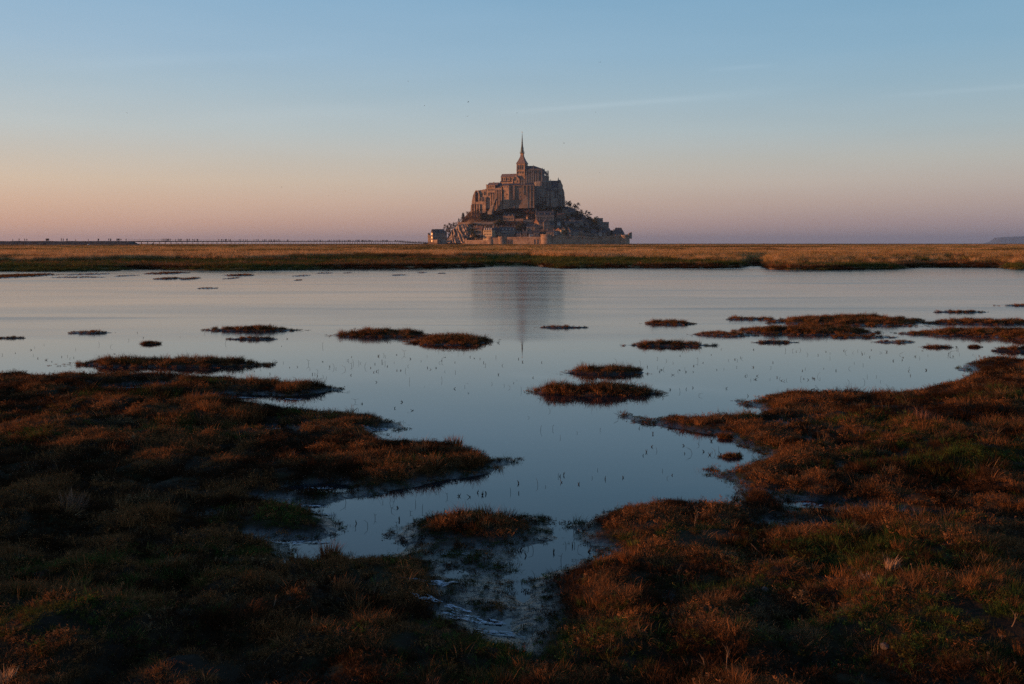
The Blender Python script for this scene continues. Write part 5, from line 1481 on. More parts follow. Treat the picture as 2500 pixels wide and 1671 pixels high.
house('B', 1240, 1450, 790, 960, 690, 'slate house with a pale sill line left of the white framed house', 'stone_dark', 'slate', 'gx', 6, 8, 3, 1, 1)
house('B', 1580, 1700, 680, 830, 620, 'slim house with two bands of white windows, mid village', 'pale', 'slate', 'gx', 4, 7, 3, 2, 0, 0, winmat=PANE_W)
house('B', 1560, 1830, 440, 520, 330, 'brown tiled house high on the right of the village', 'stone', 'tile', 'gx', -8, 8, 4, 1, 1)
house('B', 1510, 1720, 985, 1110, 900, 'sunlit orange gabled house right of the largest tower', 'cream', 'tile', 'gy', -50, 8, 2, 1)
house('B', 1740, 1870, 930, 1180, 845, 'tall cream gabled house with red framed windows above the rampart', 'cream', 'slate', 'gy', -6, 8, 1, 3)
house('B', 1462, 1575, 1040, 1170, 990, 'pale blue white house peeping over the rampart right of the largest tower', 'pale', 'slate', 'gx', 6, 6, 3, 1, 0, 0, winmat=PANE_W)
house('B', 1160, 1450, 1070, 1190, 985, 'dark roofed houses row directly above the largest round tower', 'stone_dark', 'slate', 'gx', -10, 7, 4, 1, 2)
house('B', 1590, 1740, 1120, 1200, 1060, 'low slate house between the orange gable and the cream house', 'stone_dark', 'slate', 'gx', 4, 6, 3, 1)
house('R', 140, 290, 1080, 1240, 970, 'dark house with one sunlit edge right of the cream house', 'stone_dark', 'slate', 'gy', -30, 8, 1, 2)
house('R', 300, 560, 1130, 1240, 1060, 'house with four bright white windows above the rampart', 'stone_dark', 'slate', 'gx', 4, 7, 4, 1, 1, 0, winmat=PANE_W)
house('R', 575, 690, 1110, 1240, 1020, 'narrow pointed gable house right of the white windows', 'stone', 'slate', 'gy', 5, 8, 1, 2)
house('R', 700, 920, 1160, 1240, 1090, 'low dark house behind the rampart bastion', 'stone_dark', 'slate', 'gx', 5, 7, 3, 1, 1)
house('R', 930, 1160, 1185, 1250, 1040, 'house under a large plain slate slope, right part of the rampart', 'stone_dark', 'slate', 'hip', 6, 9, 3, 1, 1)
house('R', 1195, 1290, 1150, 1250, 1060, 'white timbered gable house near the right end of the rampart', 'pale', 'slate', 'gy', 4, 7, 2, 1, 0, 0, winmat=PANE_W)
house('R', 1285, 1450, 1160, 1250, 1075, 'house with two rows of white windows near the right end of the rampart', 'stone_dark', 'slate', 'gx', 4, 7, 5, 2, 1, 0, winmat=PANE_W)
house('R', 1440, 1560, 1090, 1215, 1010, 'stepped slate house below the square block on the right', 'stone_dark', 'slate', 'gx', 8, 7, 2, 1, 1)
house('R', 1585, 1650, 1120, 1225, 1065, 'little dark house left of the great steep roof', 'stone_dark', 'slate', 'pyr', 8, 5, 1, 1, 0)
house('R', 690, 885, 990, 1110, 930, 'long low slate house on the right slope with many small openings', 'stone_dark', 'slate', 'gx', 6, 7, 6, 1, 1)
house('R', 590, 880, 820, 950, 600, 'large steep gabled house beneath the round tree on the right', 'stone_dark', 'slate', 'gy', 8, 10, 2, 2)
house('R', 420, 590, 860, 960, 760, 'square grey house left of the large steep gable', 'stone_dark', 'slate', 'hip', 6, 9, 2, 2, 1)
house('R', 280, 425, 740, 860, 655, 'house with a dark opening band and pale sill, upper right slope', 'stone_dark', 'slate', 'gx', 6, 8, 3, 1, 1, 0, winmat=PANE_W)
house('R', 120, 290, 860, 960, 780, 'grey slate house above the sunlit cream group', 'stone_dark', 'slate', 'gx', 4, 8, 3, 1, 1)
house('R', 40, 250, 420, 540, 325, 'grey house at the right foot of the abbey hall', 'stone_dark', 'slate', 'gx', 8, 9, 4, 1, 1)
house('R', 240, 460, 500, 640, 380, 'tall house under the bare tree at the top of the right slope', 'stone_dark', 'slate', 'gx', 8, 9, 3, 2, 1)
house('R', 1120, 1330, 720, 930, 690, 'ragged topped square block on the right skyline', 'stone_dark', 'slate', 'flat', 8, 9, 2, 2, 1)
house('R', 1320, 1520, 850, 1010, 812, 'square tower block stepping down on the right skyline', 'stone_dark', 'slate', 'flat', 10, 9, 2, 2, 0)
house('R', 1675, 2015, 1190, 1260, 992, 'great steep dark roof rising inside the corner of the rampart', 'stone_dark', 'slate', 'hip', 4, 12, 4, 1, 1, 0, Y=1366)

# the small arched gate spike on the brown rampart
sp_ = root_at('roof_spike', 'small pointed stone finial standing on the brown rampart', 'finial', px_('B', 170), py_('B', 1225), 1336, 0)
MB().lathe(0, 0, [(1.5, -1), (1.4, 1.6), (.9, 2.6), (.1, 6.0)], 4, .78).build('cap', M['stone'], sp_)

# ================================================================== trees and scrub on the mount
def crown_mesh(name, mat, n, leaf, seed, lumps=7, squash=0.85):
    """A ragged crown of many small leaf sprays round several lumps (unit height)."""
    rs = np.random.RandomState(seed)
    V, F = [], []
    cs = [(rs.normal(0, .22), rs.normal(0, .22), .35 + .45 * rs.rand(), .18 + .16 * rs.rand()) for _ in range(lumps)]
    for i in range(n):
        cx, cy, cz, r = cs[rs.randint(lumps)]
        d = rs.normal(size=3); d /= np.linalg.norm(d)
        rr = r * (0.45 + 0.65 * rs.rand())
        p = np.array([cx, cy, cz]) + d * rr * np.array([1, 1, squash])
        e1 = rs.normal(size=3); e1 /= np.linalg.norm(e1); e2 = np.cross(e1, rs.normal(size=3)); e2 /= np.linalg.norm(e2)
        s_ = leaf * (.5 + rs.rand()); b = len(V)
        V += [tuple(p - e1 * s_), tuple(p + e2 * s_ * .6), tuple(p + e1 * s_), tuple(p - e2 * s_ * .6)]
        F.append((b, b + 1, b + 2, b + 3))
    return np_mesh(name, np.array(V), np.array(F), mat)

def branch_mesh(name, mat, seed, spread=0.75, depth=5, thick=0.02):
    """A leafless crown: forking limbs ending in fine twigs, rounded off (unit height)."""
    rs = random.Random(seed)
    segs = []
    def grow(p, d, l_, r, k):
        q = p + d * l_
        segs.append((p, q, r))
        if k == 0: return
        for _ in range(3 if k > 1 else 4):
            nd_ = (d + Vector((rs.gauss(0, spread), rs.gauss(0, spread), rs.gauss(0.10, spread * .7)))).normalized()
            grow(q, nd_, l_ * (.62 + .24 * rs.random()), r * .64, k - 1)
    for k in range(7):
        a = k * 2.4 + rs.random()
        grow(Vector((0, 0, .12 + .05 * k)), Vector((math.cos(a) * .75, math.sin(a) * .75, .35 + .13 * k)).normalized(), .15, thick, depth - 1)
    m = MB()
    top = max(q.z for p, q, r in segs)
    wide = max(math.hypot(q.x, q.y) for p, q, r in segs)
    f = lambda v: Vector((v.x / wide * .58, v.y / wide * .58, (v.z / top) ** 1.25))
    for p, q, r in segs:
        m.tube([f(p), f(q)], [max(r, .0046), max(r * .7, .0040)], 3)
    return m.mesh(name, mat)
def trunk_mesh(name, mat, h=0.4, r=0.035):
    m = MB().tube([(0, 0, -.15), (0, 0, .05), (.01, .0, h)], [r * 1.5, r, r * .55], 6)
    for k in range(4):
        a = k * 1.6 + .4
        m.tube([(0, 0, h * .6), (.14 * math.cos(a), .14 * math.sin(a), h * 1.15)], [r * .5, r * .2], 4)
    return m.mesh(name, mat)
def conifer_mesh(seed):
    rs = np.random.RandomState(seed); V, F = [], []
    for t in range(11):
        z = .12 + .86 * t / 11; R0 = .34 * (1 - t / 11.5) + .02
        for k in range(11):
            a = rs.rand() * 6.283; l_ = R0 * (.6 + .6 * rs.rand())
            for q in range(5):
                f = (q + 1) / 5
                c = np.array([l_ * f * math.cos(a), l_ * f * math.sin(a), z - .10 * f * l_ / .3 + .02 * rs.normal()])
                e1 = np.array([math.cos(a), math.sin(a), -.25]); e2 = np.array([-math.sin(a), math.cos(a), .2 * rs.normal()])
                s_ = .045 * (.6 + .8 * rs.rand()); b = len(V)
                V += [tuple(c - e1 * s_), tuple(c + e2 * s_), tuple(c + e1 * s_), tuple(c - e2 * s_)]
                F.append((b, b + 1, b + 2, b + 3))
    return np_mesh('crown', np.array(V), np.array(F), M['evergreen'])
TR = {
    'evergreen': [(trunk_mesh('trunk', M['bark']), crown_mesh('crown', M['evergreen'], 620, .055, s_, 8)) for s_ in (1, 2, 3)],
    'brown': [(trunk_mesh('trunk', M['bark']), crown_mesh('crown', M['brownleaf'], 620, .035, s_, 9)) for s_ in (4, 5, 6)],
    'olive': [(trunk_mesh('trunk', M['bark']), crown_mesh('crown', M['olive'], 620, .045, s_, 8)) for s_ in (7, 8)],
    'bare': [(trunk_mesh('trunk', M['bark'], .3), branch_mesh('crown', M['twig'], s_, .46, 6, .013)) for s_ in (9, 10, 11)],
    'conifer': [(trunk_mesh('trunk', M['bark'], .8, .02), conifer_mesh(12))]}
_tk = {}
def tree(v, u, top, base, kind, label, group, width=1.0, Y=None, name=None):
    px = px_(v, u); pb, pt = py_(v, base), py_(v, top)
    if Y is None: Y = hill_y(px, pb, float(np.interp(wx(px, 1345), _fx, _fy)) + 1.0)
    h = (pb - pt) / FPX * Y
    k = _tk.get(kind, 0); _tk[kind] = k + 1
    tm, cm = TR[kind][k % len(TR[kind])]
    root = thing(name or {'evergreen': 'evergreen_tree', 'brown': 'brown_tree', 'olive': 'scrub_tree', 'bare': 'bare_tree', 'conifer': 'conifer_tree'}[kind], label, 'tree', (wx(px, Y), Y, wz(pb, Y)), k * 1.7, group)
    root.scale = (h * width, h * width, h)
    put('trunk', tm, root); put('crown', cm, root)
G1, G2 = 'trees on the skyline of the mount', 'dark scrub and trees below the abbey'
tree('1', 445, 922, 1040, 'conifer', 'dark layered cedar leaning out on the left skyline', G1, 1.15)
tree('1', 400, 985, 1045, 'conifer', 'smaller dark conifer left of the layered cedar', G1, 1.1)
tree('1', 262, 1050, 1135, 'bare', 'thin leafless tree above the long grey building', G1, .8, 1420)
tree('1', 300, 1035, 1125, 'bare', 'bushy leafless tree behind the crag at the left', G1, .9, 1420)
tree('1', 335, 1030, 1120, 'bare', 'upright leafless tree beside the tall wall end at left', G1, .7, 1420)
tree('1', 365, 1028, 1110, 'bare', 'tallest leafless tree in the left clump above the crag', G1, .7, 1420)
tree('1', 290, 1090, 1200, 'brown', 'dark bush filling the gap right of the long grey building', G1, .8, 1405)
tree('1', 1552, 790, 865, 'bare', 'wispy leafless tree touching the right corner of the abbey', G1, .6, 1432)
tree('1', 1580, 805, 870, 'evergreen', 'small dark evergreen next to the right corner of the abbey', G1, .8, 1430)
tree('1', 1600, 795, 880, 'bare', 'slim leafless tree behind the small skyline evergreen', G1, .7, 1434)
tree('1', 1655, 815, 925, 'bare', 'largest round leafless tree on the right skyline', G1, 1.15, 1430)
tree('1', 1722, 890, 955, 'bare', 'small leafless tree between the two round ones on the right skyline', G1, .9, 1430)
tree('1', 1792, 900, 985, 'bare', 'round dense leafless tree lower on the right skyline', G1, 1.2, 1430)
tree('1', 1720, 930, 990, 'conifer', 'small pointed conifer on the right skyline', G1, 1.0, 1420)
tree('1', 1885, 965, 1010, 'bare', 'faint twiggy bush left of the ragged block on the right skyline', G1, 1.3, 1425)
tree('1', 1845, 965, 1085, 'evergreen', 'big round dark evergreen on the right slope', G1, .95)
tree('1', 2050, 1110, 1170, 'evergreen', 'dark shrub left of the great steep roof', G1, .9)
rs_ = np.random.RandomState(77)
def shrubs(lst, kind, label, wid=1.25):
    for (u, v, h) in lst:
        tree('1', u, v - h, v + 10, kind, label, G2, wid + .2 * rs_.rand(), name='shrub')
shrubs([(548, 968, 60), (585, 960, 58), (620, 985, 62), (520, 1000, 55), (570, 1010, 50), (480, 1020, 48), (510, 950, 44), (605, 1020, 44)], 'brown', 'rounded brown leafless scrub on the slope under the ruined wing')
shrubs([(660, 920, 60), (630, 930, 60), (690, 960, 56), (725, 985, 52), (760, 1000, 55), (650, 1000, 50), (705, 1015, 45), (600, 905, 40), (560, 900, 34), (640, 880, 55)], 'evergreen', 'dark green scrub below the ramp and ruined wing')
shrubs([(800, 900, 56), (840, 920, 60), (880, 900, 52), (815, 950, 50), (850, 970, 48), (790, 930, 46), (770, 960, 44)], 'olive', 'olive brown scrub on the slope under the arcaded wall')
shrubs([(835, 1060, 70), (870, 1050, 48), (800, 1065, 40), (560, 1075, 40), (600, 1150, 60), (560, 1170, 80), (590, 1210, 60), (540, 1225, 50), (1080, 1100, 60), (1110, 1090, 55)], 'evergreen', 'dark evergreen mass between the village roofs on the left half')
shrubs([(940, 905, 42), (985, 910, 46), (1030, 905, 46), (1070, 900, 40), (1060, 980, 42), (1025, 985, 36), (960, 935, 38)], 'olive', 'dark garden scrub below the straight parapet wall')
shrubs([(1130, 960, 75), (1160, 920, 66), (1185, 960, 60), (1150, 1000, 50), (1110, 940, 48), (1190, 905, 50), (1100, 1075, 52), (1050, 1080, 55), (960, 1060, 40), (1000, 1065, 44), (920, 1060, 38), (1075, 1050, 40), (930, 900, 40), (1010, 915, 44), (1090, 905, 46), (900, 930, 44), (870, 935, 40)], 'brown', 'reddish brown leafless trees in the middle of the slope')
shrubs([(1205, 840, 56), (1190, 860, 44), (1230, 850, 40)], 'evergreen', 'dark tree at the right foot of the stained abbey front')
shrubs([(1275, 850, 80), (1300, 880, 76), (1260, 890, 60), (1325, 860, 62), (1340, 905, 50), (1280, 915, 44)], 'olive', 'olive creeper covered trees against the shaded abbey gatehouse')
shrubs([(1430, 930, 66), (1460, 910, 56), (1400, 900, 44), (1480, 890, 40), (1520, 905, 44), (1365, 880, 36)], 'evergreen', 'dark evergreen clump under the abbey hall')
shrubs([(1655, 935, 40), (1600, 892, 30), (1722, 965, 36), (1795, 1000, 40), (1760, 985, 34), (1575, 880, 26), (1830, 1012, 30), (1680, 985, 64), (1650, 970, 55), (1710, 1000, 56), (1620, 960, 40), (1740, 1010, 50), (1690, 940, 44)], 'evergreen', 'dark evergreens covering the upper right slope')
shrubs([(1560, 1010, 50), (1590, 1090, 40), (1750, 1110, 46), (1780, 1150, 40), (1830, 1120, 40), (1880, 1110, 36), (1560, 1160, 48), (1760, 1075, 36), (1910, 1130, 34), (1960, 1140, 36), (1990, 1165, 30)], 'evergreen', 'dark shrubs between the roofs on the right half')

# ================================================================== causeway and footbridge
E0, E1 = (-260, 628.0), (322, 640.0)
PTS = [(322, 640.0), (975, 1180.0), (1012, 1240.0), (1040, 1300.0), (1066, 1372.0)]
PYD = [589.0, 590.0, 592.3, 593.6, 594.2]                 # row of the deck top at those points
def deck_at(px):
    Y = float(np.interp(px, [p for p, y in PTS], [1.0 / y for p, y in PTS])) ** -1
    return wx(px, Y), Y, wz(float(np.interp(px, [p for p, y in PTS], PYD)), Y)
em = MB()
ex0, ex1 = wx(*E0), wx(*E1)
zt_ = wz(588.6, 640)
n_e = 60
vs, fs = [], []
for k in range(n_e + 1):
    t = k / n_e
    x = ex0 + (ex1 + 5 - ex0) * t; y = E0[1] + (E1[1] - E0[1]) * t
    hh = zt_ * (1.0 if x < ex1 else max(0.05, 1 - (x - ex1) / 6.0)) + .12 * float(vnoise(k * .7, 0, 201))
    vs += [(x, y - 7.5, -.3), (x, y - 2.8, max(hh - .15, 0)), (x, y + 2.8, max(hh - .15, 0)), (x, y + 7.5, -.3)]
for k in range(n_e):
    for q in range(3):
        a = k * 4 + q
        fs.append((a, a + 4, a + 5, a + 1))
fs += [(0, 1, 2, 3), (4 * n_e + 3, 4 * n_e + 2, 4 * n_e + 1, 4 * n_e)]
tag(em.add(vs, fs).build('embankment', M['riprap']), 'dark rubble embankment carrying the causeway at the left', kind='structure')
br = thing('footbridge', 'long low footbridge on thin pillars running from the embankment to the mount', 'bridge', (wx(322, 640), 640, 0))
ox, oy = br.location.x, br.location.y
deck, rail = MB(), MB()
smp = [322 + (1066 - 322) * (k / 90) for k in range(91)]
dp = [deck_at(p) for p in smp]
vs, fs = [], []
for i, (x, y, z) in enumerate(dp):
    a, b = dp[max(i - 1, 0)], dp[min(i + 1, 90)]
    dx, dy = b[0] - a[0], b[1] - a[1]; l_ = math.hypot(dx, dy); nx_, ny_ = dy / l_ * 3.2, -dx / l_ * 3.2
    vs += [(x + nx_ - ox, y + ny_ - oy, z), (x - nx_ - ox, y - ny_ - oy, z), (x - nx_ * .9 - ox, y - ny_ * .9 - oy, z - .66), (x + nx_ * .9 - ox, y + ny_ * .9 - oy, z - .66)]
for i in range(90):
    for q in range(4):
        fs.append((i * 4 + q, i * 4 + (q + 1) % 4, i * 4 + 4 + (q + 1) % 4, i * 4 + 4 + q))
fs += [(3, 2, 1, 0), (360, 361, 362, 363)]
deck.add(vs, fs).build('deck', M['steel'], br)
for side in (1, -1):
    for hgt in (1.0, .55):
        pts = []
        for i, (x, y, z) in enumerate(dp):
            a, b = dp[max(i - 1, 0)], dp[min(i + 1, 90)]
            dx, dy = b[0] - a[0], b[1] - a[1]; l_ = math.hypot(dx, dy)
            pts.append((x + dy / l_ * 3.1 * side - ox, y - dx / l_ * 3.1 * side - oy, z + hgt))
        rail.tube(pts, [.035] * len(pts), 4)
l_tot = 0.0
PIL = MB().lathe(0, 0, [(.14, 0), (.12, 1.0)], 8).mesh('pillar', M['steel'])
prev = dp[0]; acc = 0.0; nb = 0
for i in range(1, 91):
    x, y, z = dp[i]
    seg = math.hypot(x - prev[0], y - prev[1])
    while acc + 7.2 <= l_tot + seg:
        t = (acc + 7.2 - l_tot) / seg
        q = [prev[j] + (dp[i][j] - prev[j]) * t for j in range(3)]
        dx, dy = (x - prev[0]) / seg, (y - prev[1]) / seg
        if q[1] < 1260:
            for side in (1, -1):
                put('pillar', PIL, br, (q[0] + dy * 2.4 * side - ox, q[1] - dx * 2.4 * side - oy, -.5), None, (1, 1, q[2] - .64 + .5))
                nb += 1
        for side in (1, -1):
            rail.box(q[0] + dy * 3.1 * side - ox - .03, q[0] + dy * 3.1 * side - ox + .03, q[1] - dx * 3.1 * side - oy - .03, q[1] - dx * 3.1 * side - oy + .03, q[2], q[2] + 1.0)
        acc += 7.2
    l_tot += seg
    prev = dp[i]
rail.build('railing', M['steel'], br)

# ================================================================== people (a few pixels tall)
def person_mesh(name, stride, arm, mat):
    """One continuous walking figure, 1.7 m tall."""
    me = bpy.data.meshes.new('skeleton')
    P_ = [((0, 0, .92), .13), ((0, 0, 1.15), .12), ((0, 0, 1.38), .15), ((0, 0, 1.48), .06), ((0, -.02, 1.60), .105), ((0, -.01, 1.69), .07),
          ((-.10, 0, .88), .10), ((-.11, stride * .5, .48), .065), ((-.11, stride * 1.0 + .04, .08), .05), ((-.11, stride - .10, .03), .04),
          ((.10, 0, .88), .10), ((.11, -stride * .45, .48), .065), ((.11, -stride * .8 + .06, .10), .05), ((.11, -stride * .8 - .08, .03), .04),
          ((-.20, 0, 1.38), .06), ((-.25, -arm * .6, 1.12), .05), ((-.24, -arm * 1.4 - .06, .88), .04),
          ((.20, 0, 1.38), .06), ((.25, arm * .6, 1.12), .05), ((.24, arm * 1.2 - .08, .88), .04)]
    E = [(0, 1), (1, 2), (2, 3), (3, 4), (4, 5), (0, 6), (6, 7), (7, 8), (8, 9), (0, 10), (10, 11), (11, 12), (12, 13), (2, 14), (14, 15), (15, 16), (2, 17), (17, 18), (18, 19)]
    me.from_pydata([p for p, r in P_], E, [])
    o = bpy.data.objects.new('skeleton', me)
    col.objects.link(o)
    md = o.modifiers.new('skin', 'SKIN')
    for i, (p, r) in enumerate(P_):
        me.skin_vertices[0].data[i].radius = (r, r)
    me.skin_vertices[0].data[0].use_root = True
    dg = bpy.context.evaluated_depsgraph_get()
    out = bpy.data.meshes.new_from_object(o.evaluated_get(dg))
    out.name = name
    out.materials.clear(); out.materials.append(mat)
    bpy.data.objects.remove(o); bpy.data.meshes.remove(me)
    return out
PM = [person_mesh('person', s_, a_, M[m_]) for s_, a_, m_ in ((.22, .14, 'cloth_black'), (-.18, -.12, 'cloth_blue'), (.04, .03, 'cloth_black'), (.12, .10, 'cloth_red'))]
_pc = [0]
prs = random.Random(5)
def person(px, label, group, where, dy=0.0, sc_=None, heading=None):
    if where == 'bridge':
        x, y, z = deck_at(px)
        x += dy * .5; y += dy
    elif where == 'bank':
        Y = E0[1] + (E1[1] - E0[1]) * (px - E0[0]) / (E1[0] - E0[0])
        x, y, z = wx(px, Y + dy), Y + dy, zt_ - .18
    else:
        y = where; x = wx(px, y); z = float(plain_h(np.array([x]), np.array([y]))[0][0]) - .02
    k = _pc[0]; _pc[0] += 1
    o = put('person', PM[k % 4], None, (x, y, z), (0, 0, heading if heading is not None else prs.choice((1.4, -1.7, 1.6, 0.4, -1.3))), None)
    s_ = sc_ or (.92 + .16 * prs.random())
    o.scale = (s_ * 1.12, s_ * 1.12, s_)
    tag(o, label, 'person', group)
GP = 'people walking on the causeway and bridge'
def run(base, zs, label, where):
    for z in zs: person(base + z / 9.775, label, GP, where, prs.uniform(-1.6, 1.6))
for z, lb in ((305, 'leftmost dark figure walking on the embankment'), (455, 'second dark figure from the left on the embankment'), (2108, 'stout lone figure above the white speck, on the embankment'), (1803, 'small lone child sized figure on the embankment')):
    person(z / 9.775, lb, GP, 'bank', 0, .7 if z == 1803 else None)
run(0, (590, 640), 'one of two slim figures following the second walker on the embankment', 'bank')
run(0, (1100, 1118, 1135, 1150, 1168), 'one of the tight group of five on the embankment', 'bank')
run(0, (1462, 1508), 'one of two separate figures left of a close couple on the embankment', 'bank')
run(0, (1594, 1608), 'one of the close couple standing on the embankment', 'bank')
run(200, (385, 400), 'one of a side by side pair right of the stout lone figure', 'bank')
run(200, (640, 678, 692), 'one of three figures near the end of the embankment', 'bank')
run(200, (830, 855, 875, 895, 932), 'one of a spaced line of five near the embankment end', 'bank')
person(200 + 1055 / 9.775, 'last figure before the bridge railing begins, leaning', GP, 'bank')
run(200, (1905,), 'first lone figure on the bridge from the left', 'bridge')
run(200, (1970, 1985, 2015, 2035, 2060, 2080, 2105), 'one of the first crowd on the left end of the bridge', 'bridge')
run(400, (295, 360, 385, 430, 442), 'one of a loose group of five on the left part of the bridge', 'bridge')
run(400, (560, 575, 612, 680), 'one of four spread figures on the left part of the bridge', 'bridge')
run(400, (760, 785, 800, 820), 'one of a close group of four on the left part of the bridge', 'bridge')
run(400, (1268,), 'thick lone figure with a clear gap each side on the bridge', 'bridge')
run(400, (1385, 1400, 1440, 1460, 1480, 1496, 1520, 1555, 1580), 'one of a tight crowd right of the thick lone figure on the bridge', 'bridge')
run(400, (1785, 1850, 1915, 1990, 2005), 'one of several spaced figures along the middle left of the bridge', 'bridge')
run(600, (168, 238, 270), 'one of three spaced figures before the middle of the bridge', 'bridge')
run(600, (370, 405, 425), 'one of three faint small figures near the middle of the bridge', 'bridge')
run(600, (515, 530, 545, 600, 635, 655, 675, 688, 710, 750, 788, 838), 'one of a long loose crowd in the middle of the bridge', 'bridge')
run(600, (962, 980), 'one of a pair ending the middle crowd on the bridge', 'bridge')
run(600, (1352,), 'single figure in the widest gap of the bridge', 'bridge')
run(600, (1525, 1550, 1620, 1650, 1665, 1710, 1740, 1758, 1775, 1800, 1830), 'one of the straggling crowd right of the widest gap on the bridge', 'bridge')
run(600, [1965, 1985, 2010, 2045] + list(range(2105, 2260, 18)), 'one of the dense crowd over the close set pillars on the bridge', 'bridge')
run(820, [180, 205] + list(range(240, 345, 16)) + [390, 410], 'one of three small knots of people toward the mount end of the bridge', 'bridge')
run(820, list(range(490, 805, 13)), 'one of the longest dense crowd near the mount end of the bridge', 'bridge')
run(820, list(range(820, 880, 15)) + [940, 970], 'one of the few figures behind the longest crowd on the bridge', 'bridge')
run(820, list(range(1080, 1260, 13)), 'one of the crowd where the bridge begins to bend down', 'bridge')
run(820, list(range(1405, 1460, 13)) + list(range(1490, 1575, 20)), 'one of the crowd on the bend of the bridge', 'bridge')
run(820, [1640, 1700, 1715, 1790, 1830, 1900] + list(range(1970, 2070, 15)) + list(range(2090, 2210, 16)), 'one of the tiny figures arriving at the foot of the mount', 'bridge')
GM = 'people out on the marsh'
person(42.0, 'left figure of two walking apart on the marsh below the embankment', GM, 560.0)
person(57.2, 'right figure of two walking apart on the marsh below the embankment', GM, 560.0)
person(108.2, 'left one of a close couple on the marsh below the group of five', GM, 565.0)
person(111.4, 'right one of a close couple on the marsh below the group of five', GM, 565.0)
person(372.5, 'small dark figure sitting low under the first bridge pillars', GM, 660.0, .6)
person(435.3, 'lone dark figure under the bridge near the loose group of five', GM, 680.0)
person(1863.2, 'left of two tiny figures alone on the horizon at right', GM, 900.0)
person(1865.6, 'right of two tiny figures alone on the horizon at right', GM, 900.0)
for k in range(26):
    u = prs.uniform(1010, 1680)
    person(px_('L', u), 'one of the crowd gathered at the foot of the bare crag', 'crowd at the foot of the crag', 1362.0 + prs.uniform(-4, 3), .95)
sh = thing('sheep', 'small white sheep standing on the marsh before the dark embankment', 'sheep', (wx(215.7, 600), 600, float(plain_h(np.array([wx(215.7, 600)]), np.array([600.0]))[0][0])), .3)
sm = MB()
for k in range(7):
    pass
sm.tube([(-.5, 0, .62), (-.42, 0, .64), (-.15, 0, .66), (.2, 0, .66), (.42, 0, .68), (.52, 0, .72)], [.12, .24, .29, .28, .22, .1], 8)
for x, y in ((-.35, .12), (-.35, -.12), (.3, .12), (.3, -.12)): sm.tube([(x, y, .5), (x, y, .25), (x + .03, y, 0)], [.07, .05, .04], 5)
sm.tube([(.48, 0, .76), (.6, 0, .88), (.78, 0, .84)], [.12, .11, .06], 6)
sm.build('body', M['white'], sh)

# ================================================================== birds
def bird_mesh(name, up, bank):
    """A gull in flight: body, tail and two bent wings in one mesh (span 1.2)."""
    m = MB().tube([(0, -.28, .0), (0, -.2, .01), (0, 0, 0), (0, .16, 0), (0, .24, .02), (0, .31, .01)], [.015, .04, .065, .05, .045, .01], 6)
    m.add([(-.02, -.24, .01), (.02, -.24, .01), (.09, -.42, .01), (-.09, -.42, .01), (0, -.33, .025)], [(0, 1, 4), (1, 2, 4), (2, 3, 4), (3, 0, 4), (0, 3, 2, 1)])
    for s_ in (1, -1):
        w_ = [(0.03 * s_, .14, .02), (.03 * s_, -.10, .02), (.30 * s_, .18, .02 + up), (.28 * s_, -.02, .02 + up), (.62 * s_, -.06, .02 + up * bank), (.40 * s_, -.04, .02 + up * .95)]
        b_ = [(x, y, z + .014) for x, y, z in w_]
        m.add(w_ + b_, [(0, 2, 3, 1), (2, 4, 5, 3), (6, 7, 9, 8), (8, 9, 11, 10), (0, 6, 8, 2), (2, 8, 10, 4), (1, 3, 9, 7), (3, 5, 11, 9), (4, 10, 11, 5)])
    return m.mesh(name, M['feather'])
BM = [bird_mesh('bird', .10, .5), bird_mesh('bird', .16, 1.6), bird_mesh('bird', -.03, .8), bird_mesh('bird', .06, 1.2)]
GB = 'gulls flying over the marsh'
for k, (px, py, wpx, rl, lb) in enumerate(((996.6, 199, 5, 0, 'gull highest on the left of the sky'), (1036.2, 258.6, 4, .1, 'small gull left of the pair above the mount'), (1143.5, 249.2, 6, .5, 'gull with raised wings, upper of the pair left of the spire'),
        (1141.3, 284.4, 9, -.15, 'widest winged gull, lower of the pair left of the spire'), (1262, 276.3, 4.5, .05, 'gull almost straight above the spire'), (1465.3, 152.8, 6, -.4, 'gull highest on the right of the sky'),
        (1454, 274.6, 4.5, .1, 'gull right of the spire beneath the long vapour streak'), (1377, 350.2, 6, -.3, 'gull lowest and nearest to the spire at right'), (1464, 421.8, 4, .1, 'very faint gull low in the sky right of the mount'),
        (687, 457.5, 4, .1, 'gull low on the left of the sky, alone'), (765.5, 469, 3, 0, 'tiny gull right of the low left one'), (842.8, 467, 3, .2, 'first speck of the far flock low left of the mount'),
        (855.3, 463, 3, 0, 'second speck of the far flock, highest'), (801.7, 478.8, 3, .2, 'lowest speck of the far flock left of the mount'), (310, 276, 5, .2, 'faint gull at far left beneath the blue'))):
    Y = 1.25 * FPX / wpx * .8
    o = put('bird', BM[k % 4], None, (wx(px, Y), Y, wz(py, Y)), (.15, rl, (1.2, -1.0, 2.2, .3, 1.9, -.4, .8)[k % 7]))
    s_ = wpx / FPX * Y / 1.0
    o.scale = (s_, s_, s_)
    tag(o, lb, 'bird', GB)

# ================================================================== small things in the foreground
def near_h(x, y):
    return float(ground_h(np.array([x]), np.array([y]))[0])
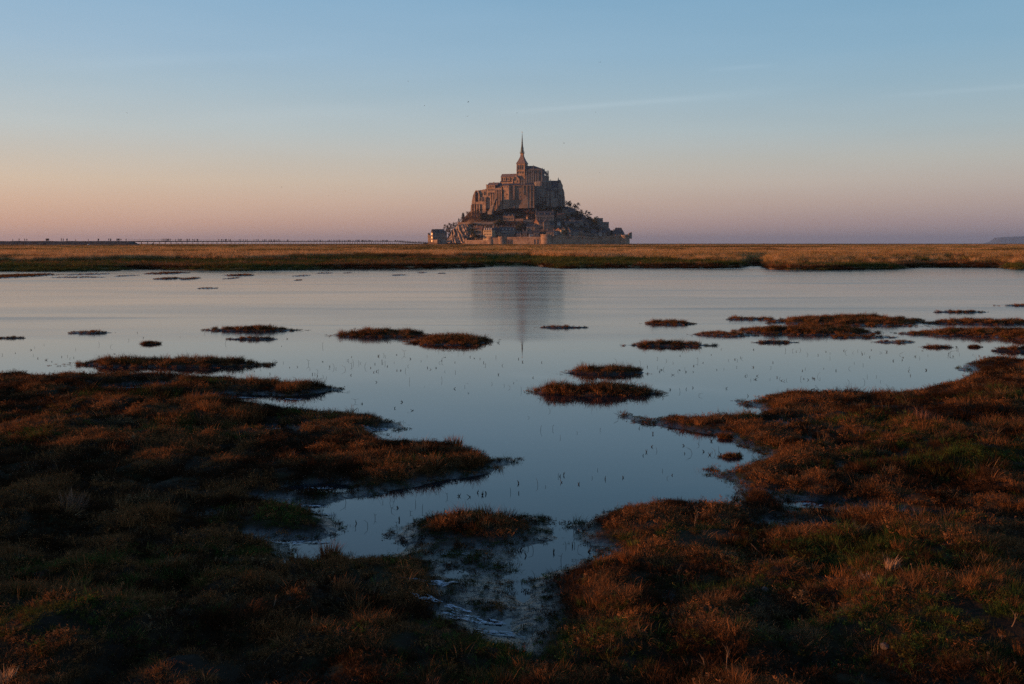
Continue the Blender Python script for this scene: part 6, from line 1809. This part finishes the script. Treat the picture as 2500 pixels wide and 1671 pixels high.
# stems standing in the shallow water
def stems():
    rs = np.random.RandomState(31)
    m = MB()
    n = 0
    centres = [(at(400, 835), 2.0, .4, 40), (at(700, 840), 1.4, .9, 70), (at(860, 850), .8, .7, 40), (at(1050, 830), 1.6, 1.0, 80), (at(1120, 880), 1.0, .8, 25), (at(1500, 850), .9, .5, 50), (at(1560, 900), .8, .4, 40), (at(1750, 840), 2.0, .9, 90),
               (at(2050, 810), 1.8, .7, 110), (at(1500, 1000), .9, .4, 25), (at(1250, 950), 1.6, .8, 25), (at(900, 1170), .35, .2, 26), (at(830, 1210), .3, .12, 34), (at(1000, 1130), .5, .15, 24), (at(1220, 1120), .5, .25, 24),
               (at(1400, 1090), .6, .2, 22), (at(1290, 1270), .25, .12, 20), (at(1360, 1255), .2, .08, 26), (at(1230, 1330), .12, .08, 10), (at(150, 815), 1.2, .5, 30), (at(60, 800), 1.2, .6, 16), (at(1600, 1040), .5, .2, 22), (at(600, 775), 3, 1.2, 40), (at(1900, 870), 1.4, .25, 50)]
    for (cx, cy), rx, ry, k in centres:
        x = cx + rs.normal(size=k) * rx * .6; y = cy + rs.normal(size=k) * ry * .6
        s = land_sdf(x, y)
        for i in range(k):
            if s[i] > 0.03: continue
            if rs.rand() < .55: continue
            sc_ = (.35 + .9 * rs.rand() ** 2) * .045 * (1 + .35 * float(sstep(y[i], 7, 16)))
            if rs.rand() < .45:                                # a floating scrap of weed
                a = rs.rand() * 6.283
                for q in range(rs.randint(2, 5)):
                    b = a + rs.normal() * .9; l_ = sc_ * (.25 + .3 * rs.rand())
                    m.tube([(x[i], y[i], .001), (x[i] + l_ * math.cos(b), y[i] + l_ * math.sin(b), .006 + .02 * rs.rand())], [.0035, .0012], 3)
            else:
                lx, ly = rs.normal() * .3, rs.normal() * .3
                p0 = (x[i], y[i], -.03); p1 = (x[i] + lx * sc_ * .5, y[i] + ly * sc_ * .5, sc_ * .6); p2 = (x[i] + lx * sc_ * (1.2 + rs.rand()), y[i] + ly * sc_ * 1.3, sc_ * (.9 + .2 * rs.rand()))
                r_ = .0016 + .0007 * float(sstep(y[i], 8, 16))
                m.tube([p0, p1, p2], [r_, r_ * .8, r_ * .4], 3)
                if rs.rand() < .5:
                    m.tube([p1, (p1[0] + rs.normal() * sc_ * .35, p1[1] + rs.normal() * sc_ * .35, p1[2] + sc_ * .15)], [r_ * .8, r_ * .3], 3)
    o = m.build('water_stems', M['wetstem'])
    tag(o, 'thin stems and scraps of weed standing in the calm shallows', kind='stuff')
stems()

# thin frothy ice in the shallowest corners
def froth():
    patches = [(at(660, 1160), .26, .035, -.10, 3), (at(720, 1178), .20, .018, -.2, 4), (at(1045, 1275), .09, .035, 0.0, 5), (at(985, 1350), .21, .042, .1, 6), (at(1010, 1395), .19, .04, -.35, 7), (at(1065, 1420), .19, .045, -.35, 8), (at(1130, 1452), .15, .03, -.15, 9),
               (at(700, 1245), .22, .03, .05, 10), (at(310, 889), .26, .05, 0, 11), (at(535, 912), .33, .05, 0, 12), (at(660, 916), .16, .05, 0, 13), (at(1855, 1157), .10, .04, -.1, 14), (at(730, 1120), .13, .035, 0, 15), (at(615, 984), .12, .03, 0, 16), (at(865, 985), .16, .06, 0, 17)]
    V, F = [], []
    for (cx, cy), rx, ry, tl_, sd_ in patches:
        nx, ny = 90, 40
        X, Y = np.meshgrid(np.linspace(-1.2, 1.2, nx), np.linspace(-1.2, 1.2, ny))
        q = np.sqrt(X ** 2 + Y ** 2) + .55 * fbm(X * 2.6 + sd_, Y * 1.4, 4, 300 + sd_)
        H = .004 + .003 * (1 - np.clip(q, 0, 1)) + .0015 * vnoise(X * 9, Y * 7, sd_)
        WX, WY = cx + X * rx, cy + Y * ry + X * rx * tl_
        holes = fbm(X * 5 + sd_, Y * 4, 3, 330 + sd_)
        ok = (q < .85) & (holes > -.08) & (vnoise(X * 14 + sd_, Y * 8, 341) > -.55)
        ii = np.arange(X.size).reshape(X.shape) + len(V)
        kp = ok[:-1, :-1] & ok[1:, :-1] & ok[:-1, 1:] & ok[1:, 1:]
        gh = ground_h(WX, WY)
        H = np.maximum(H, gh + .004)
        V += list(zip(WX.ravel(), WY.ravel(), H.ravel()))
        F += list(zip(ii[:-1, :-1][kp], ii[:-1, 1:][kp], ii[1:, 1:][kp], ii[1:, :-1][kp]))
    M['froth'] = mat_noise('froth', [(0.22, 0.23, 0.25), (0.42, 0.43, 0.46), (0.6, 0.61, 0.64)], 14.0, 0.45, 0.6, 60.0, 0.5, dist=0.004)
    tag(put('froth', np_mesh('froth', np.array(V), np.array(F), M['froth'], True)), 'pale frothy ice skinning the shallowest corners of the pool', kind='stuff')
froth()

def blade_thing(name, label, cat, px, py, h, n, tint, kind=3, spread=.5, group=None, lean=0.0):
    """One standout clump: its own mesh so that it can be picked out."""
    x, y = at(px, py, .08)
    z = near_h(x, y)
    x, y = at(px, py, z)
    y -= .08 if z < .05 else 0.0
    z = max(near_h(x, y), .0)
    rs = np.random.RandomState(int(px + py))
    root = thing(name, label, cat, (x, y, z), 0, group)
    me = tuft(name, n, h * spread, h * .45, h, .0022, .38, .6, int(px) + 3)
    at_ = me.attributes['blade_tone']
    cc = np.ones(len(me.vertices) * 4, dtype=np.float32)
    at_.data.foreach_get('color', cc)
    cc = cc.reshape(-1, 4); cc[:, :3] *= np.array(tint)[None, :]
    at_.data.foreach_set('color', cc.ravel())
    me.materials.clear(); me.materials.append(M['own_grass'])
    put('blades', me, root, None, (lean * .4, lean, 0))
    return root
def own_grass():
    m = bpy.data.materials.new('clump_blade')
    m.use_nodes = True
    t = m.node_tree
    t.nodes.remove(t.nodes['Principled BSDF'])
    v = N(t, 'ShaderNodeAttribute', attribute_type='GEOMETRY', attribute_name='blade_tone')
    d = N(t, 'ShaderNodeBsdfDiffuse'); tr_ = N(t, 'ShaderNodeBsdfTranslucent'); mix = N(t, 'ShaderNodeMixShader')
    mix.inputs[0].default_value = .3
    L(t, v.outputs['Color'], d.inputs[0]); L(t, v.outputs['Color'], tr_.inputs[0])
    L(t, d.outputs[0], mix.inputs[1]); L(t, tr_.outputs[0], mix.inputs[2]); L(t, mix.outputs[0], t.nodes['Material Output'].inputs[0])
    return m
M['own_grass'] = own_grass()
GT = 'standout clumps of grass on the banks'
blade_thing('grass_clump', 'greyish fox tail clump standing on the left bank', 'grass clump', 165, 1165, .14, 260, (.22, .13, .085), spread=.42, group=GT, lean=.25)
blade_thing('grass_clump', 'flattened straw coloured wisp just below the greyish clump', 'grass clump', 160, 1183, .09, 60, (.30, .17, .08), spread=.5, group=GT, lean=.9)
blade_thing('grass_clump', 'pointed rust clump at the waterline, lower left of the pool', 'grass clump', 762, 1262, .10, 220, (.20, .075, .03), spread=.5, group=GT)
blade_thing('grass_clump', 'ragged rust clump left of the pointed one at the waterline', 'grass clump', 690, 1272, .07, 200, (.19, .08, .03), spread=.9, group=GT)
blade_thing('grass_clump', 'slanting orange brown clump in the lower left foreground', 'grass clump', 800, 1350, .08, 240, (.20, .085, .035), spread=.9, group=GT, lean=.4)
blade_thing('grass_clump', 'rust clump beside the lower inlet on its right shore', 'grass clump', 1440, 1292, .08, 200, (.20, .08, .03), spread=.5, group=GT)
blade_thing('grass_clump', 'wispy rust clump in the middle of the near right bank', 'grass clump', 2070, 1270, .085, 180, (.17, .075, .03), spread=.6, group=GT, lean=.2)
blade_thing('grass_clump', 'tall pale feathery plume in the green patch at right', 'grass clump', 2040, 1310, .085, 90, (.34, .22, .14), spread=.25, group=GT, lean=.2)
blade_thing('grass_clump', 'pale feathery wisps left of the tall plume', 'grass clump', 1985, 1330, .06, 70, (.30, .19, .12), spread=.4, group=GT)
blade_thing('grass_clump', 'bright green tuft in the lit patch at right', 'grass clump', 2030, 1350, .06, 220, (.10, .14, .035), spread=.9, group=GT)
blade_thing('grass_clump', 'upright rust tuft at the very bottom edge, centre', 'grass clump', 993, 1562, .055, 160, (.20, .10, .06), spread=.3, group=GT)
blade_thing('grass_clump', 'pale blurred straw tuft in the bottom left corner', 'grass clump', 8, 1562, .07, 120, (.36, .23, .13), spread=.5, group=GT)
blade_thing('grass_clump', 'mauve rust plume on the right bank near the far edge', 'grass clump', 2120, 950, .14, 200, (.24, .12, .075), spread=.7, group=GT, lean=.3)
blade_thing('grass_clump', 'small yellow green tuft on the near right bank by the water', 'grass clump', 1450, 1250, .05, 120, (.13, .13, .03), spread=.5, group=GT)
blade_thing('grass_clump', 'rust clump at the tip of the low left spit', 'grass clump', 1042, 1012, .11, 200, (.20, .08, .03), spread=.6, group=GT)

GS_ = 'small stones in the turf'
def stone(px, py, r, label, mat='pebble'):
    x, y = at(px, py, .1); z = near_h(x, y); x, y = at(px, py, z + r * .3)
    rs = np.random.RandomState(int(px))
    import bmesh
    bm = bmesh.new()
    bmesh.ops.create_icosphere(bm, subdivisions=3, radius=1.0)
    for v in bm.verts:
        c = v.co.copy()
        f = 1 + .22 * float(vnoise(np.array([c.x * 1.3 + px]), np.array([c.y * 1.3 + c.z * 2]), 5)[0]) + .1 * float(vnoise(np.array([c.x * 3 + c.z * 2]), np.array([c.y * 3]), 6)[0])
        v.co = c * f
    me = bpy.data.meshes.new('stone'); bm.to_mesh(me); bm.free()
    me.materials.append(M[mat])
    me.polygons.foreach_set('use_smooth', [True] * len(me.polygons))
    o = put('stone', me, None, (x, y, z + r * .45), (.2, .1, rs.rand() * 6), (r * 1.25, r, r * .72))
    tag(o, label, 'stone', GS_)
stone(2027, 1484, .017, 'largest grey stone in the lower right foreground')
stone(1493, 1492, .016, 'dark pebble in the lower turf right of centre')
stone(2190, 1080, .030, 'pale grey stone in the green patch at the right edge')
stone(2130, 1137, .018, 'tiny white pebble above the dark ditch, left of two others')
stone(2200, 1145, .018, 'tiny pale pebble above the dark ditch, between two others')
stone(2268, 1154, .022, 'pale pebble above the dark ditch, rightmost of three')
stone(1752, 1353, .016, 'small grey stone in the near right bank')
stone(812, 1224, .016, 'dark round stone in the water between the left bank and the central islet', 'mud')

GW = 'dry twigs sticking out of the turf'
def twig(px, py, h, label, forks, lean, seed):
    x, y = at(px, py, .1); z = near_h(x, y); x, y = at(px, py, z)
    rs = random.Random(seed)
    m = MB()
    root = thing('dry_twig', label, 'twig', (x, y, z), 0, GW)
    def arm(p, d, l_, r, k):
        pts = [p]; q = p
        for i in range(4):
            d = (d + Vector((rs.gauss(0, .16), rs.gauss(0, .16), rs.gauss(0, .08)))).normalized()
            q = q + d * l_ / 4
            pts.append(q)
        m.tube(pts, [r, r * .9, r * .8, r * .7, r * .5], 4)
        if k:
            for i in range(2):
                arm(pts[2 + i], (d + Vector((rs.gauss(0, .7), rs.gauss(0, .4), rs.gauss(.1, .3)))).normalized(), l_ * .6, r * .6, k - 1)
    arm(Vector((0, 0, -.02)), Vector((lean, .1, 1)).normalized(), h, .0022, forks)
    m.build('stem', M['drystem'], root)
twig(1660, 1540, .085, 'forked dry twig at the bottom edge right of centre', 2, .1, 1)
twig(1615, 1530, .06, 'slanting dry stem left of the forked twig', 1, -.5, 2)
twig(2180, 1235, .10, 'bare stem curving over the dark ditch', 1, -.5, 3)
twig(2120, 1225, .06, 'short forked stem left of the curving one by the ditch', 1, .1, 4)
twig(1745, 1265, .09, 'thin arched stem on the crest of the near right bank', 0, -.4, 5)
twig(2318, 1425, .06, 'wiry stem near the right edge low in the view', 1, .3, 6)
twig(660, 1405, .06, 'pale curled stem in the lower left turf', 1, .8, 7)
twig(625, 1400, .07, 'pale upright forked stem left of the curled one', 1, -.2, 8)
twig(110, 1375, .06, 'bleached stub near the left edge of the lower turf', 0, .1, 9)
twig(850, 1370, .07, 'dry stem among the slanting orange clump', 1, .5, 10)
twig(1590, 1205, .08, 'dead branched stem on the lit hump of the near right bank', 2, .4, 11)
twig(1500, 1185, .06, 'thin dead stem left of the branched one on the lit hump', 1, -.6, 12)
GF = 'dry seed heads on stalks'
def seedhead(px, py, h, label, seed):
    x, y = at(px, py, .1); z = near_h(x, y); x, y = at(px, py, z)
    rs = random.Random(seed)
    root = thing('seed_head', label, 'dried flower', (x, y, z), 0, GF)
    tx_, ty_ = rs.gauss(0, .012), rs.gauss(0, .012)
    MB().tube([(0, 0, -.02), (tx_ * .3, ty_ * .3, h * .5), (tx_, ty_, h)], [.0015, .0013, .001], 4).build('stalk', M['drystem'], root)
    m = MB()
    for k in range(16):
        a = rs.random() * 6.283; e = rs.uniform(-.1, 1.3)
        l_ = .007 * (.7 + .6 * rs.random())
        m.tube([(tx_, ty_, h), (tx_ + l_ * math.cos(a) * math.cos(e), ty_ + l_ * math.sin(a) * math.cos(e), h + l_ * math.sin(e))], [.0014, .0004], 3)
    m.build('flower_head', M['drystem'], root)
for k, (px, py) in enumerate(((2236, 1478), (2262, 1526), (2291, 1490), (2176, 1532), (2322, 1540))):
    seedhead(px, py, .030 + .012 * (k % 3), 'dry seed head in the loose scatter at lower right', 20 + k)
for k, (px, py) in enumerate(((2072, 1320), (2092, 1325), (2150, 1340), (2163, 1345))):
    seedhead(px, py, .05 + .01 * (k % 2), 'dry seed head beside the green patch at right', 40 + k)

# ================================================================== the evening air
hz_m = bpy.data.materials.new('evening_haze')
hz_m.use_nodes = True
ht = hz_m.node_tree
ht.nodes.clear()
ho = N(ht, 'ShaderNodeOutputMaterial')
pv = N(ht, 'ShaderNodeVolumePrincipled')
pv.inputs['Color'].default_value = (0.80, 0.84, 0.95, 1)
pv.inputs['Density'].default_value = HAZE
pv.inputs['Anisotropy'].default_value = 0.6
pv.inputs['Density Attribute'].default_value = ''
pv.inputs['Temperature Attribute'].default_value = ''
L(ht, pv.outputs[0], ho.inputs['Volume'])
tag(MB().box(-32000, 32000, -32000, 32000, -4.0, 200.0).build('haze', hz_m), 'thin evening haze over the marsh and the bay', kind='stuff')
